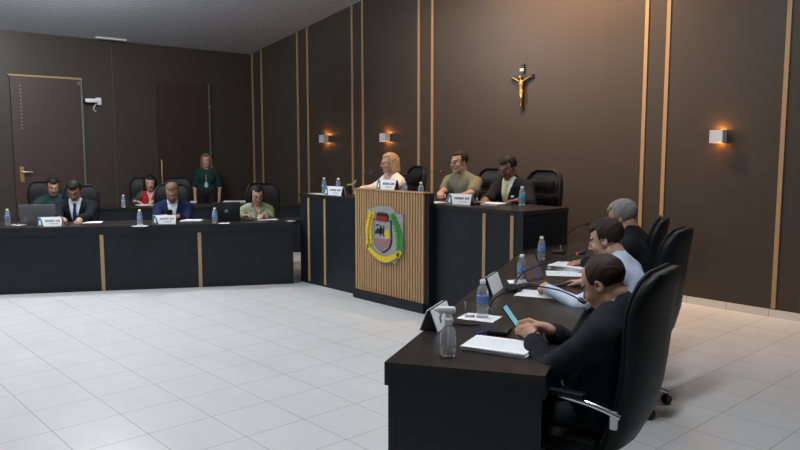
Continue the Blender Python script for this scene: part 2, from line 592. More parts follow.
# wall sconces
SCLAB = ['white box wall sconce glowing orange, left of the seated blond woman', 'white box wall sconce glowing orange, above the blond woman on the dais',
         'white box wall sconce glowing orange alone on the right part of the wall']
for i, (x, z) in enumerate([(-5.586, 1.805), (-4.012, 1.811), (1.125, 1.769)]):
    t = empty('wall_sconce', (x, YB, z))
    tag(t, SCLAB[i], 'wall lamp', 'wall sconces')
    W = .125
    sh = MB()
    for (c, s) in [((0, -.115, 0), (W, .008, .13)), ((-W / 2, -.07, 0), (.008, .10, .13)), ((W / 2, -.07, 0), (.008, .10, .13)), ((0, -.024, 0), (W, .008, .13))]:
        sh.box(c, s)
    sh.build('shade', M_ALU, t)
    MB().box((0.0, -.008, 0), (.07, .016, .10), bev=.003).build('back_plate', M_STEEL, t)
    MB().lathe([(.012, -.03), (.02, -.015), (.02, .015), (.012, .03)], (0, -.07, 0), 12).build('bulb', M_BULB, t, True)
    for s in (1, -1):
        ld = bpy.data.lights.new('sconce_light', 'POINT')
        ld.energy = SCONCE_W
        ld.color = (1.0, 0.33, 0.05)
        ld.shadow_soft_size = .012
        lo = bpy.data.objects.new('sconce_light', ld)
        COL.objects.link(lo)
        lo.parent = t
        lo.location = (0, -.050, .0635 * s)
        if s < 0:
            ld.energy *= .7

# ------------------------------------------------------------------ platform and desks
D = 0.76            # desk height
ZP = 0.33           # platform height
DT = 1.10           # height of the dais desk top
pf = MB().box((-1.28, (3.86 + YB) / 2, ZP / 2), (3.40, YB - 3.86 - .014, ZP - .002))
tag(pf.build('dais_platform', M_DESK), 'low black platform behind the dais desk that carries its three chairs', 'platform', kind=None)


class Frame:
    """a desk's own frame: s along the desk, o outwards from its reference edge"""
    def __init__(self, origin, u, v):
        self.O, self.u, self.v = Vector((*origin, 0)), Vector((*u, 0)).normalized(), Vector((*v, 0)).normalized()

    def p(self, s, o, z=0.0):
        q = self.O + self.u * s + self.v * o
        return Vector((q.x, q.y, z))


FR = Frame((2.736, 1.054), (-.447, .894), (.894, .447))       # right desk: from its near outer corner
FL = Frame((-4.56, .84), (.505, .863), (-.863, .505))         # left desk: from a point on its front edge


def slab(poly, z0, z1, inset=0.0):
    return MB().prism(poly, z0, z1)


# right desk
nl, nr = Vector((2.166, .708)), Vector((2.736, 1.054))
fo = FR.p(4.15, 0)
poly = [(nl.x, nl.y), (nr.x, nr.y), (fo.x, fo.y), (.478, fo.y), (.478, 3.79)]
rd = empty('council_desk', (1.6, 2.4, 0))
tag(rd, 'long black desk at the right with dark wood top, nearest to the camera', 'desk')


def rel(pl, c):
    return [(x - c[0], y - c[1]) for x, y in pl]


RC = (1.6, 2.4)
slab(rel(poly, RC), D - .022, D).build('desktop', M_DESKTOP, rd)
ap = MB()


def wallseg(mb, a, b, t, z0, z1, side=1, c=(0, 0)):
    a, b = Vector((a[0] - c[0], a[1] - c[1])), Vector((b[0] - c[0], b[1] - c[1]))
    d = (b - a).normalized()
    n = Vector((-d.y, d.x)) * t * side
    pl = [(a.x, a.y), (b.x, b.y), (b.x + n.x, b.y + n.y), (a.x + n.x, a.y + n.y)]
    mb.prism(pl, z0, z1)


ic = (.478, 3.79)
wallseg(ap, nl, nr, .03, D - .10, D - .022, 1, RC)
wallseg(ap, ic, nl, .03, D - .10, D - .022, 1, RC)
wallseg(ap, nr, fo, .02, D - .10, D - .022, 1, RC)
ap.build('apron', M_DESK, rd)
ins = 0.012
nd = (nr - nl).normalized()
idv = (Vector(ic) - nl).normalized()
a0 = nl + nd * ins + idv * ins
b0 = nr - nd * ins + idv * ins
wp = MB()
wallseg(wp, a0, b0, .03, 0.001, D - .10, 1, RC)
wp.build('end_panel', M_DESK, rd)
wp = MB()
wallseg(wp, Vector(ic) + nd * ins, a0, .03, 0.001, D - .10, 1, RC)
wp.build('front_panel', M_DESK, rd)
wp = MB()
q0, q1 = FR.p(2.1, -.03), FR.p(2.1, -.62)
wallseg(wp, q1, q0, .03, 0.001, D - .10, 1, RC)
wp.build('support_panel', M_DESK, rd)
# left desk
ld_ = empty('council_desk', (-4.0, 1.9, 0))
tag(ld_, 'long black desk at the left with two light wood strips on its front', 'desk')
LC = (-4.0, 1.9)
A_, B_ = FL.p(-1.5, 0), FL.p(3.26, 0)
Ab, Bb = FL.p(-1.5, .65), FL.p(4.10, .65)
polyL = [(A_.x, A_.y), (B_.x, B_.y), (-3.02, 3.80), (-3.02, 4.50), (Bb.x, Bb.y), (Ab.x, Ab.y)]
polyL = [(A_.x, A_.y), (B_.x, B_.y), (-3.02, 3.80), (-3.02, 4.45), (-3.12, 4.50), (Ab.x, Ab.y)]
slab(rel(polyL, LC), D - .022, D).build('desktop', M_DESKTOP, ld_)
ap = MB()
wallseg(ap, A_, B_, .03, D - .10, D - .022, 1, LC)
ap.build('apron', M_DESK, ld_)
wp = MB()
wallseg(wp, FL.p(-1.5, ins), FL.p(3.26, ins), .03, .001, D - .10, 1, LC)
wp.build('front_panel', M_DESK, ld_)
for s in (1.07, 2.16):
    wp = MB()
    wallseg(wp, FL.p(s - .02, .004), FL.p(s + .02, .004), .01, .002, D - .10, 1, LC)
    wp.build('wood_strip', M_STRIP, ld_)
for s in (-.9, 1.07, 2.9):
    wp = MB()
    wallseg(wp, FL.p(s, .05), FL.p(s, .6), .03, .001, D - .022, 1, LC)
    wp.build('support_panel', M_DESK, ld_)
# second-row desk
r2 = empty('council_desk', (-6.6, 3.5, 0))
tag(r2, 'plain black desk of the back row, between the left desk and the left wall', 'desk')
R2C = (-6.6, 3.5)
p_ = [FL.p(.55, 2.66), FL.p(4.1, 2.66), FL.p(4.1, 3.28), FL.p(.55, 3.28)]
slab(rel([(q.x, q.y) for q in p_], R2C), D - .03, D).build('desktop', M_DESKTOP, r2)
wp = MB()
wallseg(wp, FL.p(.58, 2.68), FL.p(4.07, 2.68), .03, .001, D - .03, 1, R2C)
wp.build('front_panel', M_DESK, r2)
wp = MB()
wallseg(wp, FL.p(2.88, 2.672), FL.p(2.92, 2.672), .01, .002, D - .03, 1, R2C)
wp.build('wood_strip', M_STRIP, r2)
for s in (.58, 4.04):
    wp = MB()
    wallseg(wp, FL.p(s, 2.71), FL.p(s, 3.25), .03, .001, D - .03, 1, R2C)
    wp.build('end_panel', M_DESK, r2)
# dais desk
dd = empty('council_desk', (-1.28, 4.15, 0))
tag(dd, 'tall black dais desk with the slatted lectern at its middle', 'desk')
DX0, DX1, DY0, DY1 = -3.0, .462, 3.806, 4.49
cx = -1.28
MB().box(((DX0 + DX1) / 2 - cx, (DY0 + DY1) / 2 - 4.15, DT - .02), (DX1 - DX0, DY1 - DY0, .04)).build('desktop', M_DESKTOP, dd)
MB().box(((DX0 + DX1) / 2 - cx, DY0 + .025 - 4.15, (DT - .04) / 2), (DX1 - DX0 - .012, .03, DT - .042)).build('front_panel', M_DESK, dd)
for x in (DX0 + .02, DX1 - .02):
    MB().box((x - cx, (DY0 + DY1) / 2 + .02 - 4.15, (DT - .04) / 2), (.03, DY1 - DY0 - .05, DT - .042)).build('end_panel', M_DESK, dd)
for x in (-2.806, -2.48, .007, .335):
    MB().box((x - cx, DY0 + .008 - 4.15, (DT - .04) / 2 + .012), (.036, .012, DT - .075)).build('wood_strip', M_STRIP, dd)

# ------------------------------------------------------------------ lectern with the coat of arms
lc = empty('lectern', (-1.245, 3.74, 0))
tag(lc, 'oak slatted lectern with a coat of arms at the middle of the dais desk', 'lectern')
PW = 1.09
MB().box((0, 0.03, .60), (PW + .02, .07, 1.20)).build('body', M_SLATBACK, lc)
MB().box((0, -.0, .05), (PW + .03, .09, .09)).build('plinth', M_DESK, lc)
MB().box((PW / 2 + .032, .03, .605), (.045, .07, 1.205)).build('side_panel', M_DESK, lc)
sl = MB()
ns = 27
for i in range(ns):
    x = -PW / 2 + (i + .5) * PW / ns
    sl.box((x, -.014, .655), (.0255, .019, 1.11))
sl.build('slat_front', M_SLAT, lc)
MB().box((0, .015, 1.212), (PW + .02, .10, .012)).build('cap', M_SLAT, lc)


def ell_poly(cx, cy, rx, ry, ang=0, n=14):
    out = []
    for k in range(n):
        a = 2 * PI * k / n
        x, y = rx * math.cos(a), ry * math.sin(a)
        out.append((cx + x * math.cos(ang) - y * math.sin(ang), cy + x * math.sin(ang) + y * math.cos(ang)))
    return out


def EC(px, py):     # crest drawing units to metres round the crest's centre
    return ((px - 126) / 157 * .60 - .03, (207 - py) / 203 * .60)


def crest_layer(polys, z0, z1, name, material, parent):
    mb = MB()
    for pl in polys:
        pl = [EC(*q) for q in pl]
        area = sum(pl[i][0] * pl[(i + 1) % len(pl)][1] - pl[(i + 1) % len(pl)][0] * pl[i][1] for i in range(len(pl)))
        if area < 0:
            pl = pl[::-1]
        mb.prism(pl, z0, z1, lambda x, y, z: (x, -.0232 - z, .745 + y))
    return mb.build(name, material, parent)


outline = [(78, 118), (60, 117), (52, 128), (62, 140), (56, 160), (50, 190), (47, 225), (52, 240), (47, 248), (54, 262), (64, 272), (74, 268), (80, 290), (96, 297), (112, 303), (128, 309),
           (146, 303), (160, 300), (172, 305), (178, 290), (192, 280), (200, 262), (206, 252), (200, 236), (204, 215), (203, 190), (202, 165), (204, 140), (198, 128), (178, 128), (168, 116),
           (155, 106), (138, 103), (118, 103), (98, 106), (86, 112)]
cr = crest_layer([outline], .0, .022, 'crest', M_CRESTGREY, lc)
shield = [(86, 153), (158, 153), (160, 225), (154, 247), (142, 260), (122, 271), (104, 260), (91, 247), (85, 225)]
crest_layer([shield], .022, .030, 'shield', M_CRESTDARK, cr)
c0 = (122, 205)
inner = [(c0[0] + (x - c0[0]) * .90, c0[1] + (y - c0[1]) * .93) for x, y in shield]
crest_layer([inner], .030, .034, 'shield_field', M_CRESTGREY, cr)
pk = []
for j in range(6):
    yy = 221 + j * 6.8
    w = [33, 32, 30, 25, 17, 8][j]
    top = [(122 - w + 2 * w * t / 10, yy + 1.6 * math.sin(t * 1.9 + j)) for t in range(11)]
    pk.append(top + [(x, y + 4.2) for x, y in top[::-1]])
crest_layer(pk, .034, .037, 'water_stripes', M_CRESTPINK, cr)
crest_layer([[(92, 196), (104, 182), (110, 188), (119, 176), (128, 190), (128, 200), (92, 206)], [(112, 176), (117, 170), (119, 206), (114, 214)], [(126, 172), (131, 172), (131, 212), (126, 212)],
             [(96, 172), (108, 168), (108, 174), (96, 178)]], .034, .037, 'figures', M_CRESTDARK, cr)
crest_layer([[(133, 190), (139, 188), (140, 206), (146, 206), (147, 188), (153, 190), (153, 212), (144, 219), (135, 213)], ell_poly(143, 194, 5, 9)], .034, .038, 'yellow_sheaf', M_CRESTYEL, cr)
crest_layer([[(99, 152), (97, 138), (102, 128), (106, 138), (110, 126), (115, 137), (121, 124), (127, 137), (132, 126), (136, 138), (141, 128), (146, 138), (144, 152)]], .022, .036, 'crown', M_CRESTDARK, cr)
crest_layer([[(101, 158), (142, 158), (146, 144), (121, 137), (97, 144)]], .036, .042, 'crown_band', M_CRESTRED, cr)
lv = []
for j in range(9):
    t = j / 8
    x, y = 76 - 14 * math.sin(t * 2.4), 132 + 104 * t
    lv.append(ell_poly(x - 5, y, 12, 5, .9))
    lv.append(ell_poly(x + 5, y + 4, 12, 5, -.9 + PI))
crest_layer(lv, .022, .032, 'yellow_branch', M_CRESTYEL, cr)
lv = []
for j in range(10):
    t = j / 9
    x, y = 166 + 26 * math.sin(t * 1.9), 134 + 110 * t
    lv.append(ell_poly(x - 6, y, 11, 4.4, -.8))
    lv.append(ell_poly(x + 6, y + 4, 11, 4.4, .8))
crest_layer(lv, .022, .032, 'green_branch', M_CRESTGRN, cr)
rib = []
for j in range(21):
    t = j / 20
    rib.append((58 + 134 * t, 244 + 34 * math.sin(PI * min(1, t * 1.02)) + 10 * t))
poly_r = rib + [(x + 1, y + 20) for x, y in rib[::-1]]
crest_layer([poly_r, [(52, 236), (64, 240), (66, 262), (56, 256)], [(180, 268), (196, 254), (202, 262), (190, 280)]], .030, .040, 'ribbon', M_CRESTYEL, cr)

# ------------------------------------------------------------------ crucifix
cf = empty('crucifix', (-1.415, YB, 2.12))
tag(cf, 'dark wooden crucifix with a bronze figure high on the brown wall', 'crucifix')
MB().box((0, -.016, .295), (.052, .03, .59), bev=.004).build('upright', M_CROSSWOOD, cf)
MB().box((0, -.017, .425), (.345, .032, .052), bev=.004).build('crossbar', M_CROSSWOOD, cf)
MB().box((0, -.034, .515), (.055, .006, .032)).build('plaque', M_CARD, cf)


# ------------------------------------------------------------------ implicit surfaces for people
class Sdf:
    def __init__(self):
        self.ops = []
        self.post = []

    def cone(self, a, b, ra, rb, k=.02, sub=False):
        a, b = np.array(a, float), np.array(b, float)
        ba = b - a
        L2 = max(1e-9, float(ba @ ba))

        def fn(P):
            t = np.clip(((P - a) @ ba) / L2, 0, 1)
            return np.linalg.norm(P - a - t[..., None] * ba, axis=-1) - (ra + (rb - ra) * t)
        r = max(ra, rb)
        self.ops.append((fn, np.minimum(a, b) - r, np.maximum(a, b) + r, k, sub))

    def ell(self, c, r, k=.02, R=None, sub=False):
        c, r = np.array(c, float), np.array(r, float)
        R = np.eye(3) if R is None else np.array(R, float)

        def fn(P):
            q = (P - c) @ R
            k0 = np.linalg.norm(q / r, axis=-1)
            k1 = np.linalg.norm(q / (r * r), axis=-1) + 1e-9
            return k0 * (k0 - 1) / k1
        e = np.abs(R) @ r
        self.ops.append((fn, c - e, c + e, k, sub))

    def mesh(self, h):
        lo = np.min([o[1] for o in self.ops if not o[4]], axis=0) - 2.5 * h
        hi = np.max([o[2] for o in self.ops if not o[4]], axis=0) + 2.5 * h
        n = np.ceil((hi - lo) / h).astype(int) + 1
        F = np.full(n, .5, np.float32)
        ax = [lo[i] + h * np.arange(n[i]) for i in range(3)]
        for fn, a, b, k, sub in self.ops:
            m = k + 2.5 * h
            i0 = np.clip(np.floor((a - m - lo) / h).astype(int), 0, n)
            i1 = np.clip(np.ceil((b + m - lo) / h).astype(int) + 1, 0, n)
            if np.any(i1 <= i0):
                continue
            s = tuple(slice(i0[i], i1[i]) for i in range(3))
            P = np.stack(np.meshgrid(ax[0][s[0]], ax[1][s[1]], ax[2][s[2]], indexing='ij'), -1)
            d = fn(P).astype(np.float32)
            A = F[s]
            if sub:
                d = -d
                hh = np.clip(.5 - .5 * (A - d) / k, 0, 1)
                F[s] = A * (1 - hh) + d * hh + k * hh * (1 - hh)
            else:
                hh = np.clip(.5 + .5 * (A - d) / k, 0, 1)
                F[s] = A * (1 - hh) + d * hh - k * hh * (1 - hh)
        if self.post:
            P = np.stack(np.meshgrid(*ax, indexing='ij'), -1)
            for fn in self.post:
                F = fn(F, P).astype(np.float32)
        F[0], F[-1] = .1, .1
        F[:, 0], F[:, -1] = .1, .1
        F[:, :, 0], F[:, :, -1] = .1, .1
        return nets(F, lo, h)


def nets(F, lo, h):
    S = F < 0
    c8 = [S[i:S.shape[0] - 1 + i, j:S.shape[1] - 1 + j, k:S.shape[2] - 1 + k] for i in (0, 1) for j in (0, 1) for k in (0, 1)]
    cnt = sum(c.astype(np.int8) for c in c8)
    act = (cnt > 0) & (cnt < 8)
    ijk = np.argwhere(act)
    vid = np.full(act.shape, -1, np.int64)
    vid[act] = np.arange(len(ijk))
    i, j, k = ijk.T
    f = {(a, b, c): F[i + a, j + b, k + c] for a in (0, 1) for b in (0, 1) for c in (0, 1)}
    pos = np.zeros((len(ijk), 3))
    w = np.zeros(len(ijk))
    cor = list(f.keys())
    for a in cor:
        for axis in range(3):
            if a[axis] == 0:
                b = list(a)
                b[axis] = 1
                b = tuple(b)
                fa, fb = f[a], f[b]
                x = (fa < 0) != (fb < 0)
                t = np.where(x, fa / np.where(x, fa - fb, 1), 0)
                q = np.zeros((len(ijk), 3))
                for d in range(3):
                    q[:, d] = a[d]
                q[:, axis] = t
                pos += q * x[:, None]
                w += x
    V = lo + h * (ijk + pos / w[:, None])
    Q = []
    for axis in range(3):
        b, c = (axis + 1) % 3, (axis + 2) % 3
        s0 = [slice(None)] * 3
        s1 = [slice(None)] * 3
        s0[axis] = slice(0, -1)
        s1[axis] = slice(1, None)
        A, B = S[tuple(s0)], S[tuple(s1)]
        e = np.argwhere(A != B)
        ok = (e[:, b] > 0) & (e[:, c] > 0) & (e[:, b] < F.shape[b] - 1) & (e[:, c] < F.shape[c] - 1)
        e = e[ok]
        neg = A[tuple(e.T)]
        quad = []
        for db, dc in ((-1, -1), (0, -1), (0, 0), (-1, 0)):
            q = e.copy()
            q[:, b] += db
            q[:, c] += dc
            quad.append(vid[tuple(q.T)])
        quad = np.stack(quad, 1)
        quad[~neg] = quad[~neg][:, ::-1]
        Q.append(quad)
    Q = np.concatenate(Q)
    Q = Q[(Q >= 0).all(1)]
    return V, Q


def sdf_object(name, S, h, mats, parent=None, face_mat=None, smooth_it=1):
    V, Q = S.mesh(h)
    # a light relax removes the stair-steps of the grid
    if smooth_it:
        for _ in range(smooth_it):
            acc = np.zeros_like(V)
            cn = np.zeros(len(V))
            for a, b in ((0, 1), (1, 2), (2, 3), (3, 0)):
                np.add.at(acc, Q[:, a], V[Q[:, b]])
                np.add.at(acc, Q[:, b], V[Q[:, a]])
                np.add.at(cn, Q[:, a], 1)
                np.add.at(cn, Q[:, b], 1)
            V = V * .55 + acc / np.maximum(cn, 1)[:, None] * .45
    me = bpy.data.meshes.new(name)
    me.vertices.add(len(V))
    me.vertices.foreach_set('co', V.astype(np.float32).ravel())
    me.loops.add(len(Q) * 4)
    me.loops.foreach_set('vertex_index', Q.astype(np.int32).ravel())
    me.polygons.add(len(Q))
    me.polygons.foreach_set('loop_start', np.arange(0, len(Q) * 4, 4, dtype=np.int32))
    for m in mats:
        me.materials.append(m)
    me.polygons.foreach_set('use_smooth', np.ones(len(Q), bool))
    if face_mat is not None:
        me.polygons.foreach_set('material_index', face_mat(V[Q].mean(1)).astype(np.int32))
    me.update(calc_edges=True)
    me.validate()
    o = bpy.data.objects.new(name, me)
    COL.objects.link(o)
    if parent:
        o.parent = parent
    return o


def rx(a):
    c, s = math.cos(a), math.sin(a)
    return np.array([[1, 0, 0], [0, c, -s], [0, s, c]])


def ry(a):
    c, s = math.cos(a), math.sin(a)
    return np.array([[c, 0, s], [0, 1, 0], [-s, 0, c]])


def rz_(a):
    c, s = math.cos(a), math.sin(a)
    return np.array([[c, -s, 0], [s, c, 0], [0, 0, 1]])


def unit(v):
    v = np.array(v, float)
    return v / (np.linalg.norm(v) + 1e-9)


def ik(sh, wr, l1, l2, pole):
    d = wr - sh
    L = np.linalg.norm(d)
    if L > (l1 + l2) * .985:
        wr = sh + d / L * (l1 + l2) * .985
        d = wr - sh
        L = np.linalg.norm(d)
    a = (l1 * l1 - l2 * l2 + L * L) / (2 * L)
    hh = math.sqrt(max(0, l1 * l1 - a * a))
    u = d / L
    p = np.array(pole, float)
    p = unit(p - u * (p @ u))
    return sh + u * a + p * hh, wr


def hand_prims(S, W, f, n, side, curl=.5, sc=1.0, spread=1.0):
    """side +1 right hand, -1 left hand; f along the fingers, n out of the back of the hand"""
    f = unit(f)
    n = unit(np.array(n, float) - f * (np.array(n, float) @ f))
    t = np.cross(n, f) * side
    if not isinstance(curl, (list, tuple)):
        curl = [curl] * 4
    xs = [.029, .0095, -.0095, -.027]
    kl = [.086, .088, .083, .076]
    seg = [(.042, .025, .021), (.047, .029, .022), (.043, .027, .021), (.034, .021, .018)]
    for i in range(4):
        K = W + (f * kl[i] + t * xs[i]) * sc
        S.cone(W + (f * .012 + t * xs[i] * .55) * sc, K, .0135 * sc, .0108 * sc, .012)
        p, dirv, nn = K, unit(f + t * xs[i] * 2.2 * spread), n
        r = .0095 if i < 3 else .0082
        for jj, ln in enumerate(seg[i]):
            ang = curl[i] * (.85, 1.05, .75)[jj]
            dirv, nn = dirv * math.cos(ang) - nn * math.sin(ang), nn * math.cos(ang) + dirv * math.sin(ang)
            q = p + dirv * ln * sc
            S.cone(p, q, r * sc, (r - .0009) * sc, .003)
            r -= .0009
            p = q
    cm = float(np.mean(curl))
    b = W + (f * .022 + t * .020 - n * .006) * sc
    m = b + unit(f * .75 + t * .62 - n * (.25 + .3 * cm)) * .046 * sc
    e = m + unit(f * .95 + t * (.25 - .35 * cm) - n * (.2 + .4 * cm)) * .032 * sc
    e2 = e + unit(f * .95 + t * (.1 - .45 * cm) - n * (.25 + .4 * cm)) * .024 * sc
    S.cone(b, m, .0135 * sc, .0112 * sc, .012)
    S.cone(m, e, .0108 * sc, .0098 * sc, .004)
    S.cone(e, e2, .0096 * sc, .0082 * sc, .003)
    S.cone(W - f * .02 * sc, W + f * .02 * sc, .0225 * sc, .0225 * sc, .015)


def cloth_mat(name, color, rough=.85, noise=.10, nscale=25, bump=.25, bscale=14):
    return mat(name, color, rough, spec=.25, noise=noise, nscale=nscale, bump=bump, bscale=bscale, sheen=0.0)


M_EYE = mat('dark_eye', (0.02, 0.013, 0.010), .15, noise=.05)
M_EYEW = mat('eye_white', (0.55, 0.50, 0.47), .25, noise=.02)


def skin_mats(key, c):
    a = mat('skin_' + key, c, .48, spec=.4, noise=.08, nscale=18, bump=.03, bscale=120)
    lip = mat('lips_' + key, (c[0] * .8, c[1] * .55, c[2] * .55), .45, noise=.05)
    return a, lip


def person(label, head, yaw, skin, hair, lean=.2, nl=.35, hp=.25, hyaw=0., hroll=0., base=0.0, hipz=.52, fem=False, stand=False,
           R=None, L=None, vox=.0085, tops=(), bottom=(0.012, 0.012, 0.014), glasses=None, hs=1.0, bulk=1.0, pole_out=.5, tilt=0.0, neck=.150):
    """one person; `head` is the head centre, R and L are (wrist, finger direction, back-of-hand normal, curl) in room space"""
    Rw = rz_(yaw)
    head = np.array(head, float)
    z = head[2] - base
    nk = neck * hs
    ks = (z - hipz - nk * math.cos(nl)) / (.50 * math.cos(lean))
    Rt = rx(-lean)
    if tilt:
        Rt = ry(tilt) @ Rt
    P = np.array([0, 0, hipz])
    sp = Rt @ np.array([0, 0, 1.])
    N = P + sp * .50 * ks
    Hc = N + np.array([0, math.sin(nl), math.cos(nl)]) * nk
    off = Rw @ np.array([Hc[0], Hc[1], 0])
    origin = np.array([head[0] - off[0], head[1] - off[1], base])

    def loc(w):
        return Rw.T @ (np.array(w, float) - origin)
    Rh = rz_(hyaw) @ rx(-hp) @ ry(hroll)
    sw = (.165 if fem else .192) * bulk
    g = (.90 if fem else 1.0)

    def H(v):
        return Hc + Rh @ (np.array(v, float) * hs)
    sh = {+1: P + Rt @ np.array([sw, 0, .412 * ks]), -1: P + Rt @ np.array([-sw, 0, .412 * ks])}
    arms = {}
    for sd, spec in ((1, R), (-1, L)):
        if spec is None:
            W0 = sh[sd] + np.array([.05 * sd, .04, -.54])
            f, n, cu = np.array([0, .15, -1.]), np.array([sd * 1., 0.0, 0]), .35
        else:
            W0 = loc(spec[0])
            f, n, cu = Rw.T @ unit(spec[1]), Rw.T @ unit(spec[2]), spec[3]
        l1, l2 = (.285 * g, .255 * g)
        el, W = ik(sh[sd], W0, l1, l2, np.array([pole_out * sd, -.35, -.8]))
        if np.linalg.norm(W - W0) > .02:
            print('REACH', label, sd, round(float(np.linalg.norm(W - W0)), 3))
        arms[sd] = (el, W, f, n, cu)
    if abs(ks - 1) > .18:
        print('TORSO', label, round(ks, 2))

    def torso(S, inf, k=.05):
        b = bulk
        S.ell(P + Rt @ np.array([0, -.015, .03]), np.array([.165 * b, .125 * b, .13]) * (1.0 if not fem else .98) + inf, k, Rt)
        S.ell(P + Rt @ np.array([0, .005 + .02 * (b - 1) * 5, .17 * ks]), np.array([.150 * b * g, .118 * b * g, .17 * ks]) + inf, k, Rt)
        S.ell(P + Rt @ np.array([0, .0, .325 * ks]), np.array([.168 * b * g, .112 * b * g, .165 * ks]) + inf, k, Rt)
        if fem:
            for s in (1, -1):
                S.ell(P + Rt @ np.array([s * .07, .085, .30 * ks]), np.array([.06, .055, .06]) + inf, k, Rt)
        S.cone(sh[1] - Rt @ np.array([.03, 0, 0]), sh[-1] + Rt @ np.array([.03, 0, 0]), .056 * g + inf, .056 * g + inf, k)
        for s in (1, -1):
            S.cone(sh[s] + Rt @ np.array([-s * .02, 0, .012]), P + Rt @ np.array([s * .030, -.008, .505 * ks]), .044 * g + inf, .044 * g + inf, k)

    def arm(S, sd, inf, upto=1.0, k=.03, cuff=0.0):
        el, W, f, n, cu = arms[sd]
        S.cone(sh[sd], el, .048 * g * (.85 + .15 * bulk) + inf, .040 * g + inf, k)
        if upto >= .55:
            S.cone(el, el + (W - el) * (upto * 2 - 1 if upto < 1 else 1 - cuff), .040 * g + inf, (.027 if upto >= 1 else .034) * g + inf + (.006 if inf > .01 else 0), .02)

    # ---- body
    B = Sdf()
    torso(B, -.004)
    B.cone(P + Rt @ np.array([0, -.01, .44 * ks]), H((0, -.028, -.055)), .062 * g, .055 * g, .03)
    for sd in (1, -1):
        arm(B, sd, -.004)
    hx = .10
    if stand:
        for s in (1, -1):
            B.cone(P + np.array([s * .09, 0, -.05]), np.array([s * .10, .02, .50]), .078, .055, .04)
            B.cone(np.array([s * .10, .02, .50]), np.array([s * .10, -.02, .08]), .052, .036, .02)
            B.cone(np.array([s * .10, -.03, .045]), np.array([s * .12, .15, .03]), .034, .026, .02)
    else:
        for s in (1, -1):
            B.cone(P + np.array([s * hx, .02, -.01]), np.array([s * .13, .42, hipz - .02]), .078, .056, .04)
            B.cone(np.array([s * .13, .42, hipz - .02]), np.array([s * .13, .40, .09]), .052, .036, .02)
            B.cone(np.array([s * .13, .385, .045]), np.array([s * .15, .56, .032]), .034, .026, .02)
    # head
    B.ell(H((0, -.014, .036)), np.array([.075, .094, .083]) * hs, .02, Rh)
    B.ell(H((0, .026, -.028)), np.array([.0615, .068, .085]) * hs, .02, Rh)
    B.ell(H((0, .062, -.096)), np.array([.027, .024, .019]) * hs, .018, Rh)
    for s in (1, -1):
        B.cone(H((s * .050, -.005, -.068)), H((s * .018, .062, -.094)), .017 * hs, .016 * hs, .02)
        B.ell(H((s * .037, .064, -.026)), np.array([.023, .02, .024]) * hs, .015, Rh)
    B.ell(H((0, .078, .026)), np.array([.050, .016, .011]) * hs, .014, Rh)
    for s in (1, -1):
        B.ell(H((s * .031, .096, .006)), np.array([.018, .012, .010]) * hs, .008, Rh, sub=True)
        B.ell(H((s * .031, .0795, .005)), np.array([.0125, .0115, .0105]) * hs, .002, Rh)
    B.cone(H((0, .090, .016)), H((0, .112, -.024)), .0075 * hs, .0115 * hs, .010)
    for s in (1, -1):
        B.ell(H((s * .0125, .101, -.029)), np.array([.0085, .010, .0075]) * hs, .006, Rh)
    B.cone(H((-.019, .088, -.056)), H((.019, .088, -.056)), .0062 * hs, .0062 * hs, .004)
    B.cone(H((-.015, .087, -.066)), H((.015, .087, -.066)), .0068 * hs, .0068 * hs, .004)
    for s in (1, -1):
        Re = Rh @ rz_(-s * .35)
        B.ell(H((s * .078, -.012, -.004)), np.array([.0085, .019, .031]) * hs, .006, Re)
        B.ell(H((s * .083, -.008, .000)), np.array([.006, .009, .016]) * hs, .005, Re, sub=True)
    for sd in (1, -1):
        el, W, f, n, cu = arms[sd]
        hand_prims(B, W, f, n, sd, cu, (.93 if fem else 1.0))
    sk, lip = skin
    brow = hair.get('brow', hair['mat'])

    def fm(C):
        q = (C - Hc) @ Rh / hs
        idx = np.zeros(len(C))
        lipm = (np.abs(q[:, 0]) < .023) & (q[:, 1] > .08) & (q[:, 2] < -.0495) & (q[:, 2] > -.0735)
        idx[lipm] = 1
        arc = .030 - 6.0 * (np.abs(q[:, 0]) - .03) ** 2
        bm_ = (np.abs(q[:, 2] - arc) < .0048) & (np.abs(q[:, 0]) > .011) & (np.abs(q[:, 0]) < .052) & (q[:, 1] > .05)
        idx[bm_] = 2
        for s in (1, -1):
            e = (q - np.array([s * .031, .0795, .005])) / np.array([.0135, .0125, .0115])
            on = (np.linalg.norm(e, axis=1) < 1.04) & (q[:, 1] > .083) & (np.abs(q[:, 2] - .005) < .0062)
            idx[on] = 4
            pu = on & (np.abs(q[:, 0] - s * .031) < .0058)
            idx[pu] = 3
        return idx
    root = sdf_object('person', B, vox, [sk, lip, brow, M_EYE, M_EYEW], None, fm)
    root.location = origin
    root.rotation_euler = (0, 0, yaw)
    tag(root, label, 'person')

    # ---- clothes
    def Q(Pt):
        return (Pt - P) @ Rt
